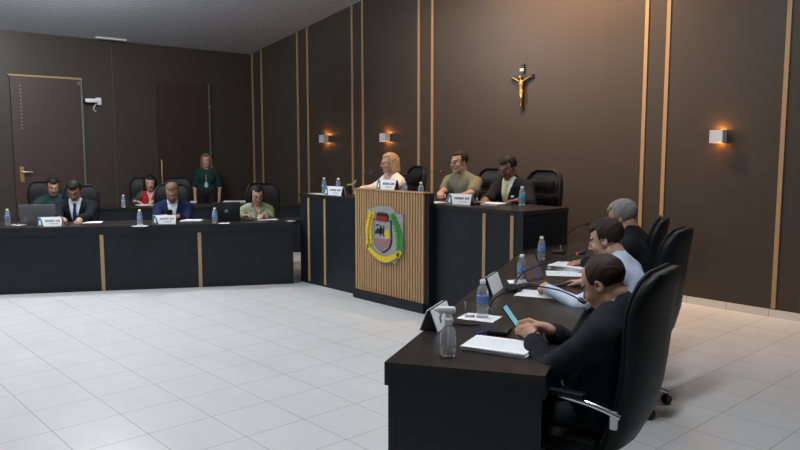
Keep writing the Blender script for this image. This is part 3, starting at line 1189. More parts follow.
    for it in tops:
        kind = it['kind']
        mt = it['mat']
        mats_ = [mt] + ([it['mat2']] if 'mat2' in it else [])
        if kind in ('shirt', 'tshirt', 'jacket', 'blazer'):
            inf = {'shirt': .008, 'tshirt': .010, 'jacket': .022, 'blazer': .018}[kind] + it.get('inf', 0)
            S = Sdf()
            torso(S, inf)
            for sd in (1, -1):
                if kind == 'tshirt' or it.get('short'):
                    arm(S, sd, inf + .006, .0)
                    el = arms[sd][0]
                    S.ops.pop()
                    S.cone(sh[sd], sh[sd] + (el - sh[sd]) * .80, .050 * g + inf + .006, .050 * g + inf + .004, .03)
                else:
                    arm(S, sd, inf - (.002 if kind == 'shirt' else .004), 1.0, .03, .03 + it.get('cuff', 0) if kind == 'shirt' else .10 + it.get('cuff', 0))
            nz = P + Rt @ np.array([0, 0, .46 * ks])
            if kind == 'shirt':
                S.cone(P + Rt @ np.array([0, .0, .46 * ks]), P + Rt @ np.array([0, .008, .535 * ks]), .072 * g, .063 * g, .015)
            vb, vw = it.get('v', (None, None))

            if kind in ('jacket', 'blazer'):
                S.cone(P + Rt @ np.array([0, -.012, .44 * ks]), P + Rt @ np.array([0, .004, .522 * ks]), .082 * g, .071 * g, .015)

            def cut(F, Pt, vb=vb, vw=vw, kind=kind):
                q = Q(Pt)
                neck = np.hypot(q[..., 0], q[..., 1] + .004) - (.058 if kind in ('tshirt', 'shirt') else .068)
                F = np.maximum(F, -np.maximum(neck, .44 * ks - q[..., 2])) if kind == 'tshirt' else F
                if kind in ('jacket', 'blazer'):
                    nk2 = np.hypot(q[..., 0], q[..., 1] - .055) - .062
                    F = np.maximum(F, -np.maximum(nk2, .455 * ks - q[..., 2]))
                if vb is not None:
                    V = np.maximum(np.abs(q[..., 0]) - np.maximum(0, (q[..., 2] - vb * ks) * vw), np.maximum(-q[..., 1], q[..., 1] - .175))
                    F = np.maximum(F, -np.maximum(V, vb * ks - q[..., 2]))
                F = np.maximum(F, -(q[..., 2] + it.get('hem', .06)))
                if kind in ('jacket', 'blazer', 'shirt', 'tshirt'):
                    F = F + .0022 * np.sin(Pt[..., 0] * 47 + Pt[..., 2] * 38) * np.sin(Pt[..., 1] * 51 - Pt[..., 2] * 29)
                return F
            S.post.append(cut)
            fm2 = None
            if 'mat2' in it:
                def fm2(C):
                    q = Q(C)
                    return (np.abs(q[:, 0]) > it.get('split', .10)).astype(float)
            o = sdf_object(it['name'], S, vox, mats_, root, fm2)
            if 'label' in it:
                o['label'] = it['label']
            if kind in ('jacket', 'blazer') and vb is not None:
                S2 = Sdf()
                torso(S2, inf + .007)

                def lap(F, Pt, vb=vb, vw=vw):
                    q = Q(Pt)
                    e = np.abs(q[..., 0]) - (q[..., 2] - vb * ks) * vw
                    wd = .012 + .045 * np.clip((q[..., 2] / ks - vb) / .2, 0, 1)
                    F = np.maximum(F, np.maximum(-e, e - wd))
                    F = np.maximum(F, np.maximum(vb * ks + .01 - q[..., 2], q[..., 2] - .47 * ks))
                    return np.maximum(F, .03 - q[..., 1])
                S2.post.append(lap)
                sdf_object('lapel', S2, vox, [mt], o)
        elif kind == 'tie':
            S = Sdf()
            torso(S, .017)
            S.ell(P + Rt @ np.array([0, .075, .475 * ks]), (.02, .018, .022), .01, Rt)

            def cut(F, Pt):
                q = Q(Pt)
                wd = .016 + .022 * np.clip((.44 * ks - q[..., 2]) / .3, 0, 1)
                F = np.maximum(F, np.abs(q[..., 0]) - wd)
                F = np.maximum(F, np.maximum(.04 - q[..., 1], .06 - q[..., 2]))
                return np.maximum(F, q[..., 2] - .50 * ks)
            S.post.append(cut)
            sdf_object('tie', S, min(vox, .007), [mt], root)
        elif kind == 'patch':       # a small thing worn on the chest: badge, pin, ribbon
            x0, z0, wx, wz = it['rect']
            S = Sdf()
            torso(S, it.get('inf', .03))

            def cut(F, Pt):
                q = Q(Pt)
                F = np.maximum(F, np.maximum(np.abs(q[..., 0] - x0) - wx, np.abs(q[..., 2] - z0 * ks) - wz))
                return np.maximum(F, .03 - q[..., 1])
            S.post.append(cut)
            sdf_object(it['name'], S, .004, [mt], root)
    # trousers and shoes
    mt = cloth_mat('trousers_%.3f_%.3f_%.3f' % tuple(bottom), bottom)
    S = Sdf()
    S.ell(P + np.array([0, -.015, .02]), (.178 * bulk, .14 * bulk, .12), .04)
    for s in (1, -1):
        if stand:
            S.cone(P + np.array([s * .09, 0, -.05]), np.array([s * .10, .02, .50]), .094, .07, .04)
            S.cone(np.array([s * .10, .02, .50]), np.array([s * .10, -.02, .10]), .068, .06, .02)
        else:
            S.cone(P + np.array([s * hx, .02, -.01]), np.array([s * .13, .42, hipz - .02]), .088, .068, .04)
            S.cone(np.array([s * .13, .42, hipz - .02]), np.array([s * .13, .40, .10]), .066, .056, .02)
    sdf_object('trousers', S, max(vox, .0085), [mt], root)
    for s in (1, -1):
        S = Sdf()
        if stand:
            S.cone(np.array([s * .10, -.04, .048]), np.array([s * .125, .17, .036]), .044, .034, .02)
        else:
            S.cone(np.array([s * .13, .375, .048]), np.array([s * .155, .58, .036]), .044, .034, .02)

        def sole(F, Pt):
            return np.maximum(F, .003 - Pt[..., 2])
        S.post.append(sole)
        sdf_object('shoe', S, .009, [M_LEATHER], root)
    # hair
    S = Sdf()
    st = hair['style']
    vol = hair.get('vol', 0)
    S.ell(H((0, -.018, .042)), np.array([.082 + vol, .102 + vol, .087 + vol]) * hs, .02, Rh)
    if st in ('long', 'wavy', 'bob'):
        ln = {'long': .23, 'wavy': .22, 'bob': .125}[st]
        for s in (1, -1):
            S.cone(H((s * .066, -.02, .04)), H((s * (.078 + vol), -.015 + hair.get('fwd', 0), .03 - ln)), .030 + vol, .026 + vol * .6, .03)
        S.cone(H((0, -.075, .02)), H((0, -.085, .03 - ln)), .062 + vol, .05 + vol * .6, .03)
        for s in (1, -1):
            S.cone(H((s * .04, -.07, 0)), H((s * .055, -.06, .02 - ln)), .04, .035, .03)
    if st == 'bun':
        S.ell(H((0, -.125, .03)), (.04, .035, .04), .01, Rh)
    z1 = hair.get('line', .066) + .010
    y0 = hair.get('front', .026)
    bald = hair.get('bald', 0)

    def hcut(F, Pt):
        q = (Pt - Hc) @ Rh / hs
        x, y, zz = q[..., 0], q[..., 1], q[..., 2]
        ang = .35
        lineh = z1 + bald - .004 + np.clip(np.abs(x) - .012, 0, 1) ** 2 * 5.5 * (1 if not bald else 2)
        front = y - y0
        if bald:                # receding: nothing left in front of a line that bends forward at the temples
            lineh = lineh * 0 + .5
            front = y - (y0 + .026 * np.clip(np.abs(x) / .075, 0, 1) ** 2)
        face = np.minimum(front, lineh - zz)
        F = np.maximum(F, face)
        edge = np.maximum(-front, zz - lineh) + .004 * np.sin(x * 190) * np.sin(zz * 140 + 1)
        F = F + .0048 * (1 - np.clip(edge / .024, 0, 1)) * np.clip((y + .01) / .03, 0, 1)
        if st in ('short', 'bun'):
            F = np.maximum(F, -(zz + .062 + .35 * (y + .06) * 0))
            ear = np.minimum(np.minimum(y + .030, .012 - zz), np.abs(x) - .05)
            F = np.maximum(F, ear)
            F = np.maximum(F, np.minimum(-.02 - zz, y + .055))
        a = hair.get('amp', .0018)
        F = F + a * (np.sin(x * 260 + 5 * np.sin(zz * 60 + y * 30)) * .8 + .5 * np.sin(y * 90 + zz * 120 + x * 40))
        return F
    S.post.append(hcut)
    sdf_object('hair', S, min(vox, .0065), [hair['mat']], root, smooth_it=0)
    if glasses:
        gm = glasses
        mb = MB()
        def G(x, y, z_):
            return tuple(H((x, y, z_)))
        for s in (1, -1):
            loop = [(s * .033 + .024 * math.cos(a) * (abs(math.cos(a)) ** -.35 if abs(math.cos(a)) > .05 else 1), .004 + .0165 * math.sin(a) * (abs(math.sin(a)) ** -.35 if abs(math.sin(a)) > .05 else 1))
                    for a in [2 * PI * k / 16 for k in range(16)]]
            mb.tube([G(x, .108 - abs(x) * .12, z_) for x, z_ in loop], .0022 * hs, 6, True)
            mb.tube([G(s * .060, .101, .010), G(s * .080, .06, .010), G(s * .086, -.01, .008)], .002 * hs, 6)
        mb.tube([G(-.01, .107, .008), G(0, .110, .010), G(.01, .107, .008)], .002 * hs, 6)
        mb.build('glasses', gm, root, True)
    return root, origin, H, Rw


def hairm(name, c):
    return mat('hair_' + name, c, .62, spec=.25, noise=.35, nscale=60, bump=.3, bscale=90, stretch=(1, 1, .25))


# corpus of the crucifix
S = Sdf()
S.ell((0, -.045, .335), (.030, .020, .052), .015)
S.ell((0, -.045, .275), (.023, .018, .035), .015)
S.cone((-.022, -.044, .368), (-.145, -.040, .430), .010, .006, .008)
S.cone((.022, -.044, .368), (.145, -.040, .430), .010, .006, .008)
S.cone((0, -.045, .37), (-.006, -.052, .405), .010, .010, .006)
S.ell((-.010, -.056, .418), (.016, .018, .021), .004)
S.ell((.004, -.045, .243), (.027, .020, .022), .012)
S.cone((-.012, -.045, .240), (.012, -.060, .165), .014, .010, .008)
S.cone((.016, -.045, .240), (.018, -.060, .165), .014, .010, .008)
S.cone((.012, -.060, .165), (.002, -.042, .090), .010, .007, .006)
S.cone((.018, -.060, .165), (.006, -.042, .090), .010, .007, .006)
S.cone((.004, -.042, .088), (.004, -.055, .068), .008, .006, .005)
sdf_object('corpus', S, .004, [M_GOLD], cf)


# ------------------------------------------------------------------ chairs
def loft(rows, n=20):
    """rows of (z, y, halfwidth, thickness): rounded cross-sections stacked into a padded back"""
    vs, fs = [], []
    for (z, y, w, t) in rows:
        for k in range(n):
            a = 2 * PI * k / n
            c, s = math.cos(a), math.sin(a)
            x = w * math.copysign(abs(c) ** .55, c)
            yy = t / 2 * math.copysign(abs(s) ** .7, s)
            bow = -.045 * (1 - (x / .27) ** 2)          # wraps slightly round the sitter
            vs.append((x, y + yy + bow, z))
    m = len(rows)
    for i in range(m - 1):
        for k in range(n):
            fs.append((i * n + k, i * n + (k + 1) % n, (i + 1) * n + (k + 1) % n, (i + 1) * n + k))
    fs.append(tuple(range(n - 1, -1, -1)))
    fs.append(tuple((m - 1) * n + k for k in range(n)))
    return vs, fs


def make_chair(label, high=True):
    t = empty('office_chair', (0, 0, 0))
    tag(t, label, 'chair', 'black office chairs')
    mb = MB().box((0, 0.055, .41), (.48, .42, .10), bev=.045)
    mb.build('seat', M_LEATHER, t, True)
    top = 1.20 if high else 1.10
    if high:
        rows = [(.38, -.12, .17, .05), (.42, -.155, .20, .075), (.53, -.205, .215, .085), (.66, -.238, .218, .085), (.78, -.256, .225, .08), (.90, -.265, .236, .085), (1.00, -.272, .238, .09),
                (1.07, -.285, .228, .085), (1.13, -.300, .20, .075), (1.162, -.310, .15, .055), (1.172, -.314, .09, .03)]
    else:
        rows = [(.44, -.22, .18, .05), (.50, -.235, .215, .07), (.62, -.255, .23, .08), (.76, -.26, .24, .08), (.88, -.275, .24, .08), (.98, -.30, .222, .075), (1.05, -.318, .18, .065), (1.085, -.328, .11, .05),
                (1.095, -.33, .05, .03)]
    vs, fs = loft(rows)
    bk = MB().add(vs, fs).build('backrest', M_LEATHER, t, True)
    rim = []
    rr = rows
    left = [(-w * .90, y + .034 - .045 * (1 - (w * .9 / .27) ** 2), z) for z, y, w, tt in rr[1:-1]]
    right = [(w * .90, y + .034 - .045 * (1 - (w * .9 / .27) ** 2), z) for z, y, w, tt in rr[1:-1]][::-1]
    MB().tube(left + right, .017 if not high else .010, 8).build('piping', M_LEATHER, bk, True)
    if not high:
        pads = MB()
        for z0 in (.62, .78, .93):
            pads.box((0, -.215 - .05 * (z0 - .6), z0), (.34, .05, .11), bev=.022)
        pads.build('cushion_ribs', M_LEATHER, bk, True)
    for s in (1, -1):
        am = MB().tube(bez((s * .265, -.26, .60), (s * .285, -.10, .66), (s * .285, .08, .66), (s * .28, .20, .60)) + bez((s * .28, .20, .60), (s * .275, .25, .56), (s * .27, .22, .44), (s * .22, .12, .37), 8)[1:], .013, 10)
        a = am.build('armrest', M_CHROME, t, True)
        MB().box((s * .268, -.235, .585), (.018, .03, .075), bev=.004).build('bracket', M_STEEL, a)
        MB().box((s * .283, -.0, .664), (.05, .24, .022), Matrix.Rotation(0.0, 3, 'X'), bev=.01).build('arm_pad', M_LEATHER, a, True)
    MB().lathe([(.03, .08), (.03, .22), (.024, .23), (.024, .36), (.09, .362), (.09, .375)], n=16).build('gas_column', M_CHROME, t, True)
    for k in range(5):
        a = 2 * PI * k / 5 + .3
        c, s = math.cos(a), math.sin(a)
        pts = bez((.02 * c, .02 * s, .115), (.12 * c, .12 * s, .125), (.22 * c, .22 * s, .11), (.29 * c, .29 * s, .075), 8)
        l = MB().tube(pts, [.021] * 3 + [.019] * 3 + [.015] * 3, 10).build('leg', M_CHROME, t, True)
        w = MB()
        Rm = Matrix.Rotation(a + .6, 3, 'Z') @ Matrix.Rotation(PI / 2, 3, 'X')
        for off in (-.014, .014):
            w.lathe([(.012, -.009), (.029, -.008), (.029, .008), (.012, .009)], Vector((.29 * c, .29 * s, .029)) + Rm @ Vector((0, 0, off)), 14, Rm)
        w.lathe([(.008, .03), (.008, .075)], (.29 * c, .29 * s, 0), 8)
        w.build('castor', M_PLASTIC, l, True)
    return t


ch_hi = make_chair('black high-back chair nearest the camera, under the man holding a cyan phone')
ch_lo = make_chair('black rounded chair behind the man with the yellow tie on the dais', False)
YR = math.radians(96)


def wpos(fr, s, o, z=0.0):
    q = fr.p(s, o, z)
    return (q.x, q.y, z)


ch_hi.location = wpos(FR, .40, .10)
ch_hi.rotation_euler = (0, 0, math.radians(102))
dup(ch_hi, wpos(FR, 1.98, .17), math.radians(102), 'black high-back chair with chrome castor base, second along the right desk')
dup(ch_hi, wpos(FR, 2.62, .03), math.radians(114), 'black high-back chair of the grey-haired man, farthest along the right desk')
YLEFT = -math.radians(180 - 59.7)
for s, o, a, lab in [(.58, 1.08, 0, 'wide black chair behind the man in a black suit with a navy tie'), (1.74, 1.12, .05, 'black chair of the man in the navy blue jacket'),
                     (2.92, 1.15, -.05, 'black chair of the woman in the pale green jacket'), (1.62, 3.42, .1, 'empty black chair of the back row, behind the navy-jacketed man'),
                     (1.02, 3.50, -.1, 'black chair of the long-haired woman in red, back row'), (-.14, 2.30, .1, 'black chair of the man in the dark green T-shirt, back left')]:
    dup(ch_hi, wpos(FL, s, o), YLEFT + a, lab)
ch_lo.location = (-.29, 4.86, ZP)
ch_lo.rotation_euler = (0, 0, PI + .12)
dup(ch_lo, (-1.125, 4.88, ZP), PI - .1, 'black rounded chair behind the man in the olive T-shirt')
dup(ch_lo, (-2.43, 4.90, ZP), PI - .2, 'black rounded chair behind the blond woman in the white blazer')


# ------------------------------------------------------------------ people
SK_L = skin_mats('light', (0.50, 0.29, 0.21))
SK_M = skin_mats('tan', (0.37, 0.195, 0.125))
SK_N = skin_mats('warm', (0.46, 0.255, 0.17))
SK_D = skin_mats('brown', (0.20, 0.098, 0.060))
H_BLACK = hairm('black', (0.012, 0.010, 0.009))
H_BROWN = hairm('brown', (0.026, 0.016, 0.011))
H_LBROWN = hairm('light_brown', (0.16, 0.095, 0.055))
H_BLOND = hairm('blond', (0.40, 0.27, 0.14))
H_GREY = hairm('grey', (0.20, 0.19, 0.18))
C_BLACKSUIT = cloth_mat('black_suit', (0.0065, 0.007, 0.010))
C_NEARSUIT = cloth_mat('charcoal_suit', (0.008, 0.010, 0.014))
C_NAVY = cloth_mat('navy_jacket', (0.008, 0.012, 0.050))
C_WSHIRT = cloth_mat('white_shirt', (0.68, 0.69, 0.74), bump=.15)
C_BSHIRT = cloth_mat('pale_blue_shirt', (0.50, 0.57, 0.70), bump=.3)
C_CREAM = cloth_mat('cream_shirt', (0.62, 0.59, 0.46), bump=.15)
C_OLIVE = cloth_mat('olive_tshirt', (0.150, 0.155, 0.105))
C_GREEN = cloth_mat('dark_green_tshirt', (0.012, 0.036, 0.032))
C_POLO = cloth_mat('dark_green_polo', (0.010, 0.034, 0.030))
C_RED = cloth_mat('red_vest', (0.32, 0.018, 0.025))
C_GREEN2 = cloth_mat('bottle_green_sleeves', (0.02, 0.085, 0.055))
C_PGREEN = cloth_mat('pale_green_patterned_jacket', (0.26, 0.285, 0.18), noise=.45, nscale=30)
C_BLAZER = cloth_mat('white_blazer', (0.74, 0.70, 0.62), bump=.15)
C_NTIE = cloth_mat('navy_tie', (0.015, 0.025, 0.13))
C_YTIE = cloth_mat('yellow_tie', (0.52, 0.46, 0.20))
M_FRAME = mat('dark_spectacle_frames', (0.02, 0.012, 0.010), .3, noise=.05)
M_THIN = mat('thin_metal_frames', (0.06, 0.05, 0.045), .4, metal=.3, noise=.05)

up = (0, 0, 1)
fR = (-math.sin(math.radians(100)), math.cos(math.radians(100)))


def shirt(m, **k):
    return dict(kind='shirt', name='shirt', mat=m, **k)


def jacket(m, v=(.18, .22), **k):
    return dict(kind='jacket', name='jacket', mat=m, v=v, **k)


# near man in the dark suit, both hands round a phone
near_man, near_o, _, near_rw = person('man in a dark suit nearest the camera, looking down at the phone in his hands', (2.705, 1.508, 1.065), math.radians(104), SK_N,
       dict(style='short', mat=H_BROWN, line=.074, front=.012, bald=.042, vol=.000, amp=.0011), lean=-.11, nl=.58, hp=.55, hyaw=-.10, hipz=.47, vox=.0052, bulk=1.06,
       R=((2.455, 1.447, .832), (-.93, -.28, .22), (-.10, .55, .80), [.75, .8, .85, .9]),
       L=((2.438, 1.360, .816), (-.95, .20, .22), (.05, -.72, .70), [.75, .8, .85, .9]),
       tops=(shirt(C_WSHIRT, cuff=.20), jacket(C_NEARSUIT, cuff=.15)), pole_out=1.0, neck=.118)
bw = near_rw.T @ (np.array([2.470, 1.352, .811]) - near_o)
bd = Vector(near_rw.T @ unit([-.92, .16, .12]))
b1_, b2_ = bd.orthogonal().normalized(), bd.cross(bd.orthogonal().normalized())
MB().tube([Vector(bw) + (b1_ * math.cos(2 * PI * k / 20) + b2_ * math.sin(2 * PI * k / 20)) * .0305 for k in range(20)], .004, 8, True).build('wristband', M_RUBBER, near_man, True)
# second man, pale blue shirt
person('man in a pale blue shirt leaning over the right desk beside a laptop', (2.00, 2.655, 1.095), math.radians(106), SK_L,
       dict(style='short', mat=H_BROWN, line=.060, front=.022, vol=.007, amp=.002), lean=.30, nl=.60, hp=.35, hipz=.50, vox=.0062, bulk=1.06,
       R=((1.800, 2.730, .795), (-.92, .30, -.10), (0, .1, 1), [.25, .3, .35, .4]),
       L=((1.845, 2.290, .815), (-.85, .42, .05), (-.1, -.5, .85), [.8, .85, .9, .95]),
       tops=(shirt(C_BSHIRT),), pole_out=1.5)
# third man, grey hair
person('grey-haired man in a dark suit at the far end of the right desk', (1.72, 3.31, 1.165), math.radians(100), SK_M,
       dict(style='short', mat=H_GREY, line=.066, front=.020, vol=.006, amp=.0025), lean=.30, nl=.50, hp=.45, hipz=.52, vox=.0068,
       R=((1.42, 3.52, .80), (-.95, .1, -.1), (0, .1, 1), .3), L=((1.440, 3.300, .825), (-.75, -.55, -.15), (-.1, -.3, .9), [.35, .45, .5, .55]),
       tops=(shirt(C_WSHIRT), jacket(C_BLACKSUIT)), neck=.13)
# dais
person('man with glasses in an olive T-shirt at the dais desk', (-1.196, 4.75, 1.495), PI - .02, SK_L,
       dict(style='short', mat=H_BROWN, line=.068, front=.022, vol=.003), lean=.16, nl=.28, hp=.12, hyaw=-.12, base=ZP, hipz=.53, bulk=1.15,
       R=((-.99, 4.20, 1.135), (.62, -.75, -.05), (0, 0, 1), .5), L=((-.74, 4.24, 1.135), (-.55, -.80, -.05), (0, 0, 1), .5),
       tops=(dict(kind='tshirt', name='tshirt', mat=C_OLIVE),), glasses=M_FRAME, vox=.0078)
person('man in a dark suit with a yellow tie reading papers on the dais', (-.488, 4.75, 1.445), PI, SK_D,
       dict(style='short', mat=H_BLACK, line=.060, front=.024, vol=.004), lean=.24, nl=.35, hp=.45, hyaw=-.05, base=ZP, hipz=.53, bulk=1.10,
       R=((-.46, 4.36, 1.140), (.55, -.80, -.05), (0, 0, 1), .5), L=((-.06, 4.40, 1.140), (-.70, -.70, -.05), (0, 0, 1), .5),
       tops=(shirt(C_CREAM), jacket(C_BLACKSUIT, (.14, .24)), dict(kind='tie', mat=C_YTIE), dict(kind='patch', name='ribbon', mat=M_CRESTYEL, rect=(.115, .27, .010, .022), inf=.034),
             dict(kind='patch', name='lapel_pin', mat=M_CARD, rect=(-.10, .36, .012, .012), inf=.034)), glasses=M_THIN, vox=.0078)
person('blond woman with glasses in a white blazer behind the lectern', (-2.391, 4.75, 1.467), PI - .12, SK_L,
       dict(style='bob', mat=H_BLOND, line=.064, front=.022, vol=.004, amp=.0035), lean=.14, nl=.25, hp=.12, hyaw=-.22, base=ZP, hipz=.50, fem=True,
       R=((-2.45, 4.30, 1.135), (.1, -1, -.05), (0, 0, 1), .45), L=((-2.08, 4.30, 1.135), (-.5, -.85, -.05), (0, 0, 1), .45),
       tops=(dict(kind='blazer', name='blazer', mat=C_BLAZER, v=(.24, .34)),), glasses=M_FRAME, vox=.0078)
# left desk
fL = (.863, -.505)


def lp(s, o, z):
    return wpos(FL, s, o, z)


person('man in a black suit and navy tie writing at the left desk', (-4.935, 1.783, 1.125), YLEFT, SK_M,
       dict(style='short', mat=H_BLACK, line=.058, front=.022, vol=.007), lean=.22, nl=.42, hp=.62, hipz=.53, bulk=1.04,
       R=((-4.31, 1.40, .795), (.80, .15, -.1), (0, 0, 1), .6), L=((-4.40, 1.62, .795), (.85, -.3, -.05), (0, 0, 1), .4),
       tops=(shirt(C_WSHIRT), jacket(C_BLACKSUIT, (.12, .20)), dict(kind='tie', mat=C_NTIE), dict(kind='patch', name='lapel_pin', mat=M_CARD, rect=(-.105, .35, .009, .009), inf=.034)), vox=.0085)
person('man in a navy blue jacket holding a phone at the left desk', (-4.348, 2.787, 1.085), YLEFT, SK_M,
       dict(style='short', mat=H_LBROWN, line=.066, front=.022, vol=.003), lean=.22, nl=.42, hp=.50, hipz=.52, bulk=1.0, pole_out=.25,
       R=((-4.06, 2.50, .815), (.80, .48, .25), (-.3, -.5, .8), [.7, .8, .85, .9]), L=((-3.96, 2.68, .815), (.70, -.62, .25), (-.3, .5, .8), [.7, .8, .85, .9]),
       tops=(shirt(C_WSHIRT), jacket(C_NAVY, (.14, .19)), dict(kind='patch', name='lapel_pin', mat=M_CARD, rect=(-.10, .36, .010, .014), inf=.034)), vox=.0085)
person('woman with dark hair and glasses in a pale green jacket at the left desk', (-3.811, 3.703, 1.045), YLEFT + .1, SK_L,
       dict(style='long', mat=H_BLACK, line=.060, front=.024, vol=.000, amp=.003), lean=.18, nl=.36, hp=.38, hyaw=.10, hipz=.48, fem=True,
       R=((-3.62, 3.38, .81), (.5, .75, .0), (0, 0, 1), .9), L=((-3.46, 3.60, .81), (.3, -.9, .0), (0, 0, 1), .9),
       tops=(dict(kind='blazer', name='jacket', mat=C_PGREEN, v=(.36, .30), inf=.004),), glasses=M_FRAME, vox=.0085)
person('man in a dark green T-shirt seated behind the man with the navy tie', (-6.35, 1.96, 1.115), YLEFT + .15, SK_M,
       dict(style='short', mat=H_BLACK, line=.062, front=.022, vol=.006), lean=.20, nl=.38, hp=.38, hipz=.52, hyaw=.2,
       R=((-5.98, 1.52, .76), (.3, .95, -.1), (0, 0, 1), .4), L=((-5.90, 1.80, .72), (.7, -.7, -.1), (0, 0, 1), .4),
       tops=(dict(kind='tshirt', name='tshirt', mat=C_GREEN),), vox=.0095)
person('woman with long dark hair in red and green, back row', (-7.075, 3.668, 1.085), YLEFT - .1, SK_L,
       dict(style='long', mat=H_BLACK, line=.060, front=.022, vol=.006, amp=.004), lean=.20, nl=.30, hp=.22, hyaw=.25, hipz=.50, fem=True,
       R=((-6.72, 3.22, .80), (.75, .4, .0), (0, 0, 1), .4), L=((-6.58, 3.46, .80), (.6, -.5, .0), (0, 0, 1), .4),
       tops=(dict(kind='blazer', name='cardigan', mat=C_RED, mat2=C_GREEN2, split=.135, v=(.25, .2)),), vox=.0095)
person('woman with wavy hair standing by the back wall in a dark green polo and badge', (-7.50, 4.90, 1.425), YLEFT - .06, SK_L,
       dict(style='wavy', mat=H_LBROWN, line=.066, front=.024, vol=.008, amp=.003), lean=.0, nl=.10, hp=.02, hipz=.86, fem=True, stand=True, hroll=.04,
       R=None, L=None, tops=(dict(kind='tshirt', name='polo_shirt', mat=C_POLO, hem=.02), dict(kind='patch', name='badge', mat=mat('pale_badge', (.35, .55, .50), .5, noise=.1), rect=(0, .17, .030, .045), inf=.024),
                             dict(kind='patch', name='lanyard', mat=mat('pale_lanyard', (.30, .42, .40), .6, noise=.1), rect=(0, .31, .007, .07), inf=.020)), vox=.0095)


# ------------------------------------------------------------------ small things on the desks
def make_bottle(labelmat):
    t = empty('water_bottle', (0, 0, 0))
    prof = [(.026, .0), (.031, .006), (.031, .03), (.029, .034), (.031, .04), (.031, .062), (.029, .066), (.031, .072), (.0305, .15), (.027, .168), (.017, .192), (.0125, .198), (.0125, .206)]
    k = .86
    prof = [(r * .97, z * k) for r, z in prof]
    MB().lathe(prof, n=20).build('body', M_CLEAR, t, True)
    MB().lathe([(.0309, .080), (.0309, .112)], n=20).build('label_band', labelmat, t, True)
    MB().lathe([(.0150, .203 * k), (.0150, .222 * k), (.0135, .225 * k)], n=16).build('cap', M_CAPW, t, True)
    return t


bt = make_bottle(M_BLUE)
BL = [('water bottle with blue label on the left desk beside the silver laptop', (*lp(-.0, .30, 0)[:2], D)),
      ('water bottle with blue label on a napkin, left of the navy-jacketed man', (-3.70, 2.09, D)),
      ('water bottle with blue label in front of the charcoal laptop', (-3.363, 2.856, D)),
      ('small water bottle on the back-row desk beside the woman in red', (-6.40, 2.96, D)),
      ('left bottle of the pair at the left end of the dais desk', (-2.78, 4.03, DT)),
      ('right bottle of the pair at the left end of the dais desk', (-2.56, 4.08, DT)),
      ('water bottle behind the lectern, left one of two showing only their tops', (-1.42, 4.12, DT)),
      ('water bottle behind the lectern, right one of two showing only their tops', (-1.16, 4.12, DT)),
      ('water bottle with cyan label before the man with the yellow tie', (.12, 4.22, DT)),
      ('water bottle with blue label on a napkin, nearest on the right desk', (1.912, 1.62, D)),
      ('water bottle half hidden behind the laptop on the right desk', (1.44, 2.55, D)),
      ('water bottle with blue label at the far end of the right desk', (.93, 3.45, D))]
bt.location = BL[0][1]
tag(bt, BL[0][0], 'bottle', 'water bottles')
cy = None
for lab, pos in BL[1:]:
    o = dup(bt, pos, random.random() * 3, lab)
    if 'cyan' in lab or 'silver' in lab:
        pass
    if 'cyan' in lab:
        for c in o.children:
            if c.name.startswith('label_band'):
                c.data = c.data.copy()
                c.data.materials[0] = M_CYAN
    if 'nearest' in lab:
        o.scale = (1.04, 1.04, 1.05)

# drinking glasses
gl = MB().lathe([(.024, 0), (.030, .085), (.0285, .085), (.0225, .006)], n=20)
GL = [('empty drinking glass beside the bottle and silver laptop', (*lp(.10, .34, 0)[:2], D + .004)), ('drinking glass beside the cyan-labelled bottle', (.21, 4.27, DT)),
      ('drinking glass beside the bottle at the far end of the right desk', (.855, 3.52, D)), ('drinking glass on the napkin beside the nearest water bottle', (1.862, 1.578, D + .003)),
      ('drinking glass standing on the back-row desk by a bottle', (-6.52, 3.16, D))]
g0 = gl.build('drinking_glass', M_GLASS, None, True)
for i, (lab, pos) in enumerate(GL):
    o = g0 if i == 0 else dup(g0, pos)
    o.location = pos
    tag(o, lab, 'glass', 'drinking glasses')

# napkins and saucers
NP = [('white napkin under the bottle at the left of the navy-jacketed man', (-3.72, 2.10, D), .4, (.15, .13)), ('white napkin beside the bottle at the charcoal laptop', (-3.35, 2.97, D), .9, (.13, .10)),
      ('white napkin under the nearest bottle and glass on the right desk', (1.905, 1.605, D), .35, (.20, .15)), ('white napkin under the glass beside the silver laptop', (*lp(.10, .34, 0)[:2], D), .5, (.14, .12)),
      ('crumpled white napkin under the bottle behind the laptop', (1.41, 2.58, D), .8, (.17, .13))]
for lab, pos, a, sz in NP:
    mb = MB()
    n = 8
    vs = [((i / n - .5) * sz[0], (j / n - .5) * sz[1], .0015 + .0010 * math.sin(i * 2.1 + j * 1.3)) for i in range(n + 1) for j in range(n + 1)]
    vs += [(x, y, 0.0001) for x, y, z in vs]
    m_ = (n + 1) ** 2
    fs = []
    for i in range(n):
        for j in range(n):
            a_ = i * (n + 1) + j
            fs.append((a_, a_ + n + 1, a_ + n + 2, a_ + 1))
            fs.append((m_ + a_, m_ + a_ + 1, m_ + a_ + n + 2, m_ + a_ + n + 1))
    rim = [i * (n + 1) for i in range(n + 1)] + [n * (n + 1) + j for j in range(1, n + 1)] + [i * (n + 1) + n for i in range(n - 1, -1, -1)] + list(range(n - 1, 0, -1))
    for q in range(len(rim)):
        a_, b_ = rim[q], rim[(q + 1) % len(rim)]
        fs.append((a_, b_, m_ + b_, m_ + a_))
    o = mb.add(vs, fs).build('napkin', M_NAPKIN, None, True, pos)
    o.rotation_euler = (0, 0, a)
    tag(o, lab, 'napkin', 'napkins')


